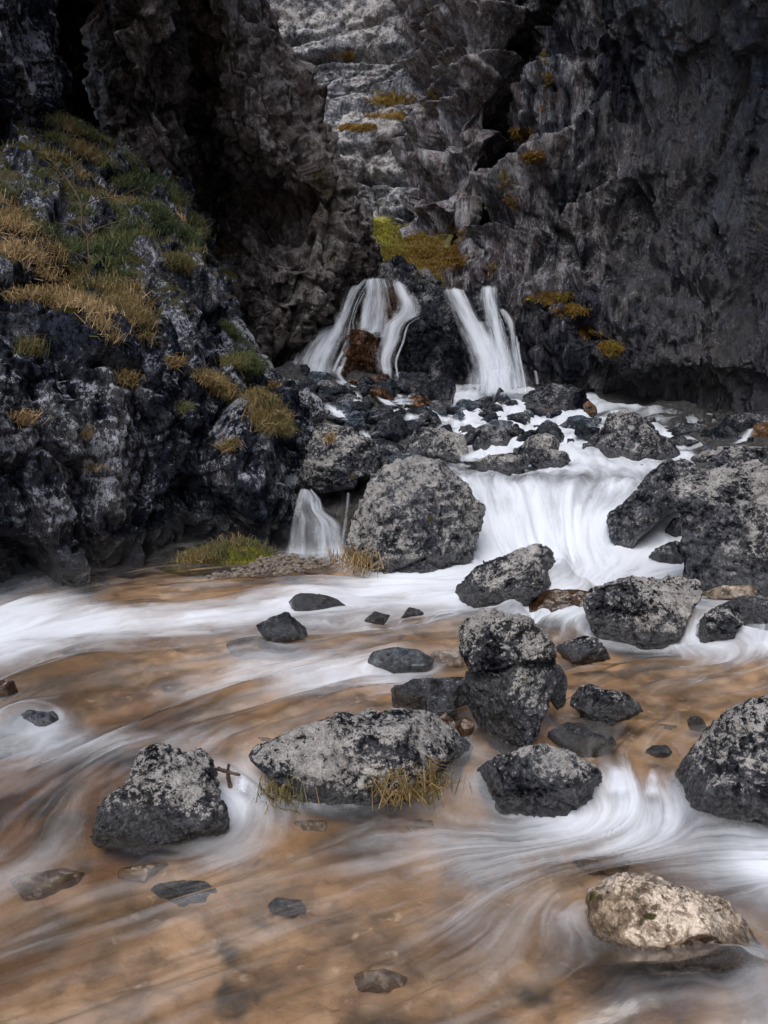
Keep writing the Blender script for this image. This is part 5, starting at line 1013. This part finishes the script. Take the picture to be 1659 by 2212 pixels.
while k < 330:
    x, y = random.uniform(440, 735), random.uniform(1196, 1248)
    if not inpoly([x], [y], [(560, 1205), (620, 1200), (735, 1212), (700, 1226), (600, 1240), (470, 1250), (440, 1246), (520, 1232)])[0]: continue
    q = hit(x, y, .02); s = random.uniform(.010, .034); pv_.append(D * s * np.array([random.uniform(.8, 1.5), 1, .6]) + q + np.array([0, 0, random.uniform(-.01, .02)])); pf_.append(F + k * len(D)); k += 1
link('gravel', mesh_np('gravel', np.concatenate(pv_), np.concatenate(pf_), M['pebble'], smooth=False), kind='stuff', label='pale gravel strip at the water edge beside the cave fall', category='gravel')

# moss on ledges
PB, NB, TB = [], [], []
for src, lst in (('cliff', [(1130, 290, 24, 14, 160, .8), (1150, 340, 18, 9, 90, .8), (1185, 640, 42, 16, 240, .6), (1235, 672, 28, 12, 150, .7), (1270, 718, 30, 14, 130, .7), (1322, 752, 22, 14, 90, .65), (965, 535, 40, 45, 420, .75), (1178, 180, 12, 60, 90, .7), (1100, 430, 14, 60, 80, .7), (930, 235, 18, 40, 90, .6), (1052, 585, 20, 20, 60, .7)]),
                 ('headwall', [(860, 248, 66, 9, 330, .75), (765, 275, 45, 8, 200, .75), (845, 212, 50, 16, 300, .7), (740, 120, 26, 12, 90, .8), (900, 270, 20, 40, 200, .5)]),
                 ('grassy_bank', [(800, 530, 70, 45, 1500, .35), (900, 555, 60, 45, 900, .7), (770, 570, 40, 30, 700, .3)])):
    bvh = BV[src][4]
    for x, y, rx, ry, n, tn in lst:
        for _ in range(n):
            a, r_ = random.uniform(0, 6.283), math.sqrt(random.random()) * 1.15
            loc, no, _, _ = bvh.ray_cast(Vector(CAM), Vector(ray(x + rx * r_ * math.cos(a), y + ry * r_ * math.sin(a))).normalized())
            if loc is None: continue
            if vnoise(np.array([loc[:]]) * 2.3, 9)[0] + .5 * vnoise(np.array([loc[:]]) * 6.1, 8)[0] < (-.4 if src == 'grassy_bank' else .05): continue
            no = no if no.dot(Vector(CAM) - loc) > 0 else -no
            PB.append(loc[:]); NB.append(no[:]); TB.append(tn + random.gauss(0, .12))
v_, f_, t_ = blades(np.array(PB), np.array(NB), 9, .085, .011, .05, np.array(TB), .9)
link('moss', mesh_np('moss', v_, f_, M['mossgrass'], {'tint': t_}, smooth=False), kind='stuff', label='yellow green and rusty moss on the cliff ledges and the slope behind the falls', category='moss')

def tube(paths, n=6):
    V, F = [], []
    for pts, r0, r1 in paths:
        pts = catmull(np.array(pts, float), len(pts) * 4); k = len(pts); tg = np.gradient(pts, axis=0); tg /= np.linalg.norm(tg, axis=1, keepdims=True)
        a = np.cross(tg, [0.3, .9, .2]); a /= np.linalg.norm(a, axis=1, keepdims=True); b = np.cross(tg, a); b0 = len(V) and sum(len(x) for x in V)
        th = np.linspace(0, 2 * np.pi, n, endpoint=False); r_ = np.linspace(r0, r1, k) * (1 + .15 * np.sin(np.arange(k) * 2.1))
        V.append((pts[:, None] + r_[:, None, None] * (np.cos(th)[None, :, None] * a[:, None] + np.sin(th)[None, :, None] * b[:, None])).reshape(-1, 3))
        i = np.arange(k * n).reshape(k, n); F.append(np.stack([i[:-1], np.roll(i, -1, 1)[:-1], np.roll(i, -1, 1)[1:], i[1:]], -1).reshape(-1, 4) + b0)
    return np.concatenate(V), np.concatenate(F)
def crag_at(x, y, off):
    loc, _, _, _ = BV['crag'][4].ray_cast(Vector(CAM), Vector(ray(x, y)).normalized()); Yc = (loc.y if loc else 8.5) - off
    return at(x, y, Yc)
Ysh = crag_at(192, 560, .25)[1]
sp = lambda l, dy=0: [at(x, y, Ysh - dy * i / len(l)) for i, (x, y) in enumerate(l)]
root = bpy.data.objects.new('bare_shrub', None); COL.objects.link(root); b_ = at(200, 640, Ysh + .05); root.location = b_
root['label'] = 'leafless spindly shrub standing on the grassy slope at left'; root['category'] = 'shrub'
parts = [('trunk', [(200, 650), (196, 600), (191, 540), (189, 512), (177, 495), (176, 445), (160, 410), (142, 385)], .014, .008, 0), ('branch', [(142, 385), (125, 370), (95, 345)], .007, .003, .1), ('branch', [(160, 408), (159, 350), (155, 330), (150, 300)], .007, .003, .2),
         ('branch', [(177, 446), (210, 430), (260, 425), (280, 415), (305, 404)], .008, .003, .3), ('branch', [(190, 513), (210, 495), (250, 480), (295, 465)], .008, .003, .3), ('branch', [(182, 500), (150, 485), (120, 480), (117, 455)], .006, .003, .1), ('branch', [(192, 560), (165, 548), (140, 540)], .006, .003, .1), ('branch', [(260, 425), (280, 428), (296, 420)], .004, .002, .3)]
for nm, l, r0, r1, dy in parts:
    v, f = tube([(sp(l, dy), r0, r1)]); link(nm, mesh_np(nm, v - b_, f, M['twig']), root)
Yt = hit(492, 1712)[1] + .06
v, f = tube([([at(470, 1660, Yt + .02), at(490, 1667, Yt), at(518, 1674, Yt - .03)], .009, .006), ([at(494, 1652, Yt - .01), at(492, 1672, Yt), at(499, 1705, Yt)], .006, .010)], 8)
v, c = recentre(v); link('twig', mesh_np('twig', v, f, M['twig']), None, c, label='dark crossed twig caught beside the jagged rock at lower left', category='twig')
Ys = hit(1290, 1550)[1] + .12
v, f = tube([([at(1220, 1512, Ys), at(1270, 1490, Ys), at(1325, 1466, Ys - .05)], .0022, .0012)], 5)
v, c = recentre(v); link('straw', mesh_np('straw', v, f, M['pebble']), None, c, label='single dry straw lying across the low rock right of the tall boulder', category='straw')
